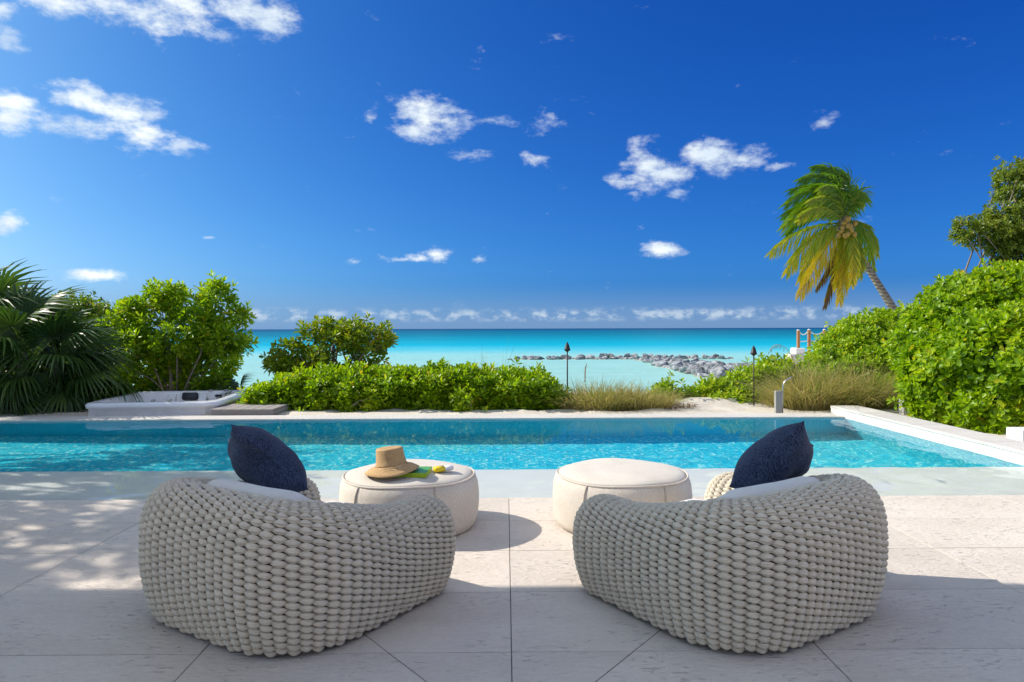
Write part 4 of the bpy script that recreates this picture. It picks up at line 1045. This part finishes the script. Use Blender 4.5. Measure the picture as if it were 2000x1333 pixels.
# ------------------------------------------------------------------ hot tub and step
tub = thing('hot_tub', (-5.34, 11.04, .025), 'white sunken hot tub beside the fan palms behind the pool', 'hot tub', None, R_(7))
def rrect(hx, hy, r, n=8):
    p = []
    for cx_, cy_, a0 in ((hx - r, hy - r, 0), (-hx + r, hy - r, 90), (-hx + r, -hy + r, 180), (hx - r, -hy + r, 270)):
        for k in range(n + 1):
            w = R_(a0 + 90 * k / n); p.append((cx_ + r * math.cos(w), cy_ + r * math.sin(w)))
    return p
def loops(lst, mat, name, parent, scallop=0.0):
    V = []; F = []; m = None
    for (hx, hy, r, z) in lst:
        p = rrect(hx, hy, r)
        if m is None: m = len(p)
        for k, q in enumerate(p):
            sc_ = 1.0
            if scallop and z < .12: sc_ = 1 + scallop * math.cos(4 * 2 * math.pi * k / m * 2) * min(1, (.15 - z) / .2)
            V.append((q[0] * sc_, q[1] * sc_, z))
    for i in range(len(lst) - 1):
        for k in range(m): F.append((i * m + k, i * m + (k + 1) % m, (i + 1) * m + (k + 1) % m, (i + 1) * m + k))
    F.append(tuple(range((len(lst) - 1) * m, len(lst) * m)))
    return MB().add(V, F).build(name, mat, parent, True)
hx, hy = .95, 1.0
loops([(hx - .03, hy - .03, .2, -.05), (hx - .02, hy - .02, .2, .07), (hx + .01, hy + .01, .22, .085), (hx + .015, hy + .015, .22, .12), (hx - .005, hy - .005, .21, .148), (hx - .04, hy - .04, .2, .158), (hx - .10, hy - .10, .22, .160), (hx - .13, hy - .13, .22, .150),
       (hx - .145, hy - .145, .22, .12), (hx - .19, hy - .19, .22, -.05), (hx - .26, hy - .26, .2, -.25), (hx - .45, hy - .45, .2, -.28), (hx - .47, hy - .47, .2, -.55)], M_TUB, 'shell', tub, .03)
def headrest(x, y_, rz, w=.17, h=.075):
    o = MB().box((-w / 2, -.03, -h / 2), (w / 2, .03, h / 2), .02).build('headrest', M_TUBDK, tub, True); o.location = (x, y_, .075); o.rotation_euler = (R_(-12), 0, rz)
headrest(-.02, hy - .195, 0, .25, .13); headrest(-.45, -.30, R_(90), .16, .06); headrest(.44, hy - .17, 0, .12, .04); headrest(.62, .35, R_(-90), .12, .04)
for (x, y_) in ((-.55, .62), (-.3, .66), (.30, .66), (.55, .5), (.6, .1), (-.62, .25)):
    o = MB().lathe([(.032, 0), (.034, .008), (.02, .010), (.012, .006)], 14).build('jet', M_STEEL, tub, True); o.location = (x * 1.02, y_ * 1.02, .02); o.rotation_euler = (R_(80), 0, math.atan2(y_, x) - math.pi / 2 + math.pi)
for (x, y_) in ((-.70, -.55), (.66, .72), (.30, .89), (.55, .89)):
    o = MB().lathe([(.045, .158), (.045, .170), (.03, .176), (.005, .176)], 16).build('control_knob', M_STEEL, tub, True); o.location = (x, y_, .003)
for (x0_, w_) in ((-.30, .10), (.20, .12), (.62, .10)):
    pf = [(x0_ - w_ / 2, hy - .40, -.24), (x0_ - w_ / 2, hy - .30, .02), (x0_ - w_ / 2, hy - .19, .11), (x0_ - w_ / 2, hy - .15, .11), (x0_ - w_ / 2, hy - .15, -.24)]
    v_ = pf + [(x + w_, y_, z_) for x, y_, z_ in pf]; n_ = len(pf)
    f_ = [tuple(range(n_ - 1, -1, -1)), tuple(range(n_, 2 * n_))] + [(k, (k + 1) % n_, n_ + (k + 1) % n_, n_ + k) for k in range(n_)]
    MB().add(v_, f_).build('seat_divider', M_TUB, tub)
MB().box((hx - .04, -hy + .2, -.06), (hx - .008, hy - .2, .066), .004).build('side_panel', M_WOODG, tub)
st_ = thing('wooden_step', (-3.83, 10.28, -.03), 'weathered grey wooden step beside the hot tub', 'step')
for k in range(6):
    MB().box((-.45 + k * .15 + .003, -.37, .095), (-.45 + (k + 1) * .15 - .003, .37, .125), .003).build('plank', M_WOODG, st_)
MB().box((-.44, -.36, 0), (.44, .36, .094)).build('riser', M_WOODG, st_)
for k in range(2):
    MB().box((.441, -.365, .004 + k * .046), (.456, .365, .046 + k * .046), .002).build('side_board', M_WOODG, st_)

# ------------------------------------------------------------------ torches, shower, railing
def torch(foot, top, label):
    foot = Vector(foot); h = top - foot.z; t = thing('garden_torch', foot, label, 'torch', 'tall garden torches')
    MB().tube([(0, 0, 0), (0, 0, h - .15)], .011, 8).build('pole', M_DARK, t, True)
    MB().lathe([(.018, h - .16), (.05, h - .135), (.052, h - .125), (.044, h - .11), (.028, h - .045), (.020, h - .03)], 14).build('oil_cup', M_DARK, t, True)
    MB().lathe([(.012, h - .03), (.014, h - .018), (.004, h)], 10).build('snuffer', M_DARK, t, True)
g_ = -.02
f = at(1108, 700, Y=11.0); torch((f.x, 11.0, g_), at(1108, 668, Y=11.0).z, 'middle garden torch rising from the hedge end')
f = at(1472, 700, Y=10.75); torch((f.x, 10.75, g_), at(1471, 675, Y=10.75).z, 'right garden torch standing before the low bushes')
f = at(651, 700, Y=11.75); torch((f.x, 11.75, g_), at(651, 672, Y=11.75).z, 'left garden torch half hidden by the rounded shrub')
c = at(1520, 806, Y=10.05); sh = thing('outdoor_shower', (c.x, 10.05, -.02), 'short grey foot shower post with curved steel pipe', 'shower')
MB().box((-.048, -.03, 0), (.048, .03, .34), .006).build('post', plain('grey stone post', (.33, .32, .31), .7, var=.2, scale=60), sh)
pp = [(.075, .03, 0), (.075, .03, .28), (.08, .03, .40), (.10, .03, .46), (.14, .03, .50), (.19, .02, .53), (.22, .02, .545)]
MB().tube(pp, .011, 8).build('pipe', M_STEEL, sh, True)
MB().tube([(.05, .02, .25), (.075, .03, .25)], .009, 8).build('bracket', M_STEEL, sh, True)
RY = 20.0
c = at(1552, 720, Y=RY); pl = thing('stone_pillar', (c.x, RY, -.3), 'pale rough masonry pillar below the rope railing', 'pillar')
z1 = at(1552, 692, Y=RY).z + .3; z2 = at(1552, 680, Y=RY).z + .3
MB().box((-.20, -.2, -.2), (.20, .3, z1), .03).build('shaft', M_BLOCK, pl); MB().box((-.02, -.15, z1 + .002), (.24, .25, z2), .02).build('cap', M_PLASTER, pl)
c = at(1559, 680, Y=RY); rl = thing('rope_railing', (c.x, RY, z2 - .3), 'brown timber posts joined by white rope above the sea', 'railing')
tops = []
for k, (x, ytop) in enumerate(((1559, 646), (1580, 645), (1610, 645))):
    q = at(x, ytop, Y=RY + k * .25); q2 = Vector((q.x, q.y, z2 - .3)) - rl.location; ht = q.z - rl.location.z
    MB().box((q2.x - .036, q2.y - .036, -.0 if k == 0 else -.5), (q2.x + .036, q2.y + .036, ht), .008).build('post', M_WOOD, rl)
    MB().lathe([(.044, ht + .001), (.042, ht + .02), (.01, ht + .03)], 10, (q2.x, q2.y, 0)).build('post_cap', M_PAINT, rl, True)
    tops.append(Vector((q2.x, q2.y, ht)))
for k in range(2):
    for dz, sag in ((-.06, .07), (-.32, .01)):
        a, b = tops[k] + Vector((.05, 0, dz)), tops[k + 1] + Vector((-.05, 0, dz))
        MB().tube([a.lerp(b, s) + Vector((0, 0, -sag * 4 * s * (1 - s))) for s in np.linspace(0, 1, 9)], .016, 6).build('rope', M_WROPE, rl, True)

# ------------------------------------------------------------------ small white things at the right
c = at(1768, 812, Y=9.9); o = MB().box((-.06, -.06, 0), (.06, .06, .30), .008); o = o.build('white_post', M_PAINT, None); o.location = (c.x, 9.9, -.07)
tag(o, 'short white post at the foot of the right hedge', 'post', 'white posts')
c = at(1992, 860, Y=7.25); o = MB().box((0, -.12, 0), (.9, .12, .235), .008).build('low_wall', M_PAINT); o.location = (c.x - .06, 7.25, -.07)
tag(o, 'white low wall end at the right picture edge', 'wall')
c = at(1848, 590, Y=13.0); wp_ = thing('white_post', (c.x, 13.0, -.07), 'tall white post whose cap peeks over the right hedges', 'post', 'white posts')
MB().box((-.05, -.05, 0), (.05, .05, c.z + .07 - .04), .006).build('shaft', M_PAINT, wp_); MB().lathe([(.09, c.z + .03), (.10, c.z + .05), (.085, c.z + .10), (.05, c.z + .14), (.01, c.z + .15)], 14).build('cap', M_PAINT, wp_, True)
pv = thing('stepping_stones', (5.6, 10.3, -.025), 'grey stepping stones between grass clump and right hedge', 'paving')
for k in range(3): MB().box((-.32 + k * .30, -.3 + .02 * k, 0), (-.05 + k * .30, .28, .03), .006).build('paver', M_BLOCK, pv)
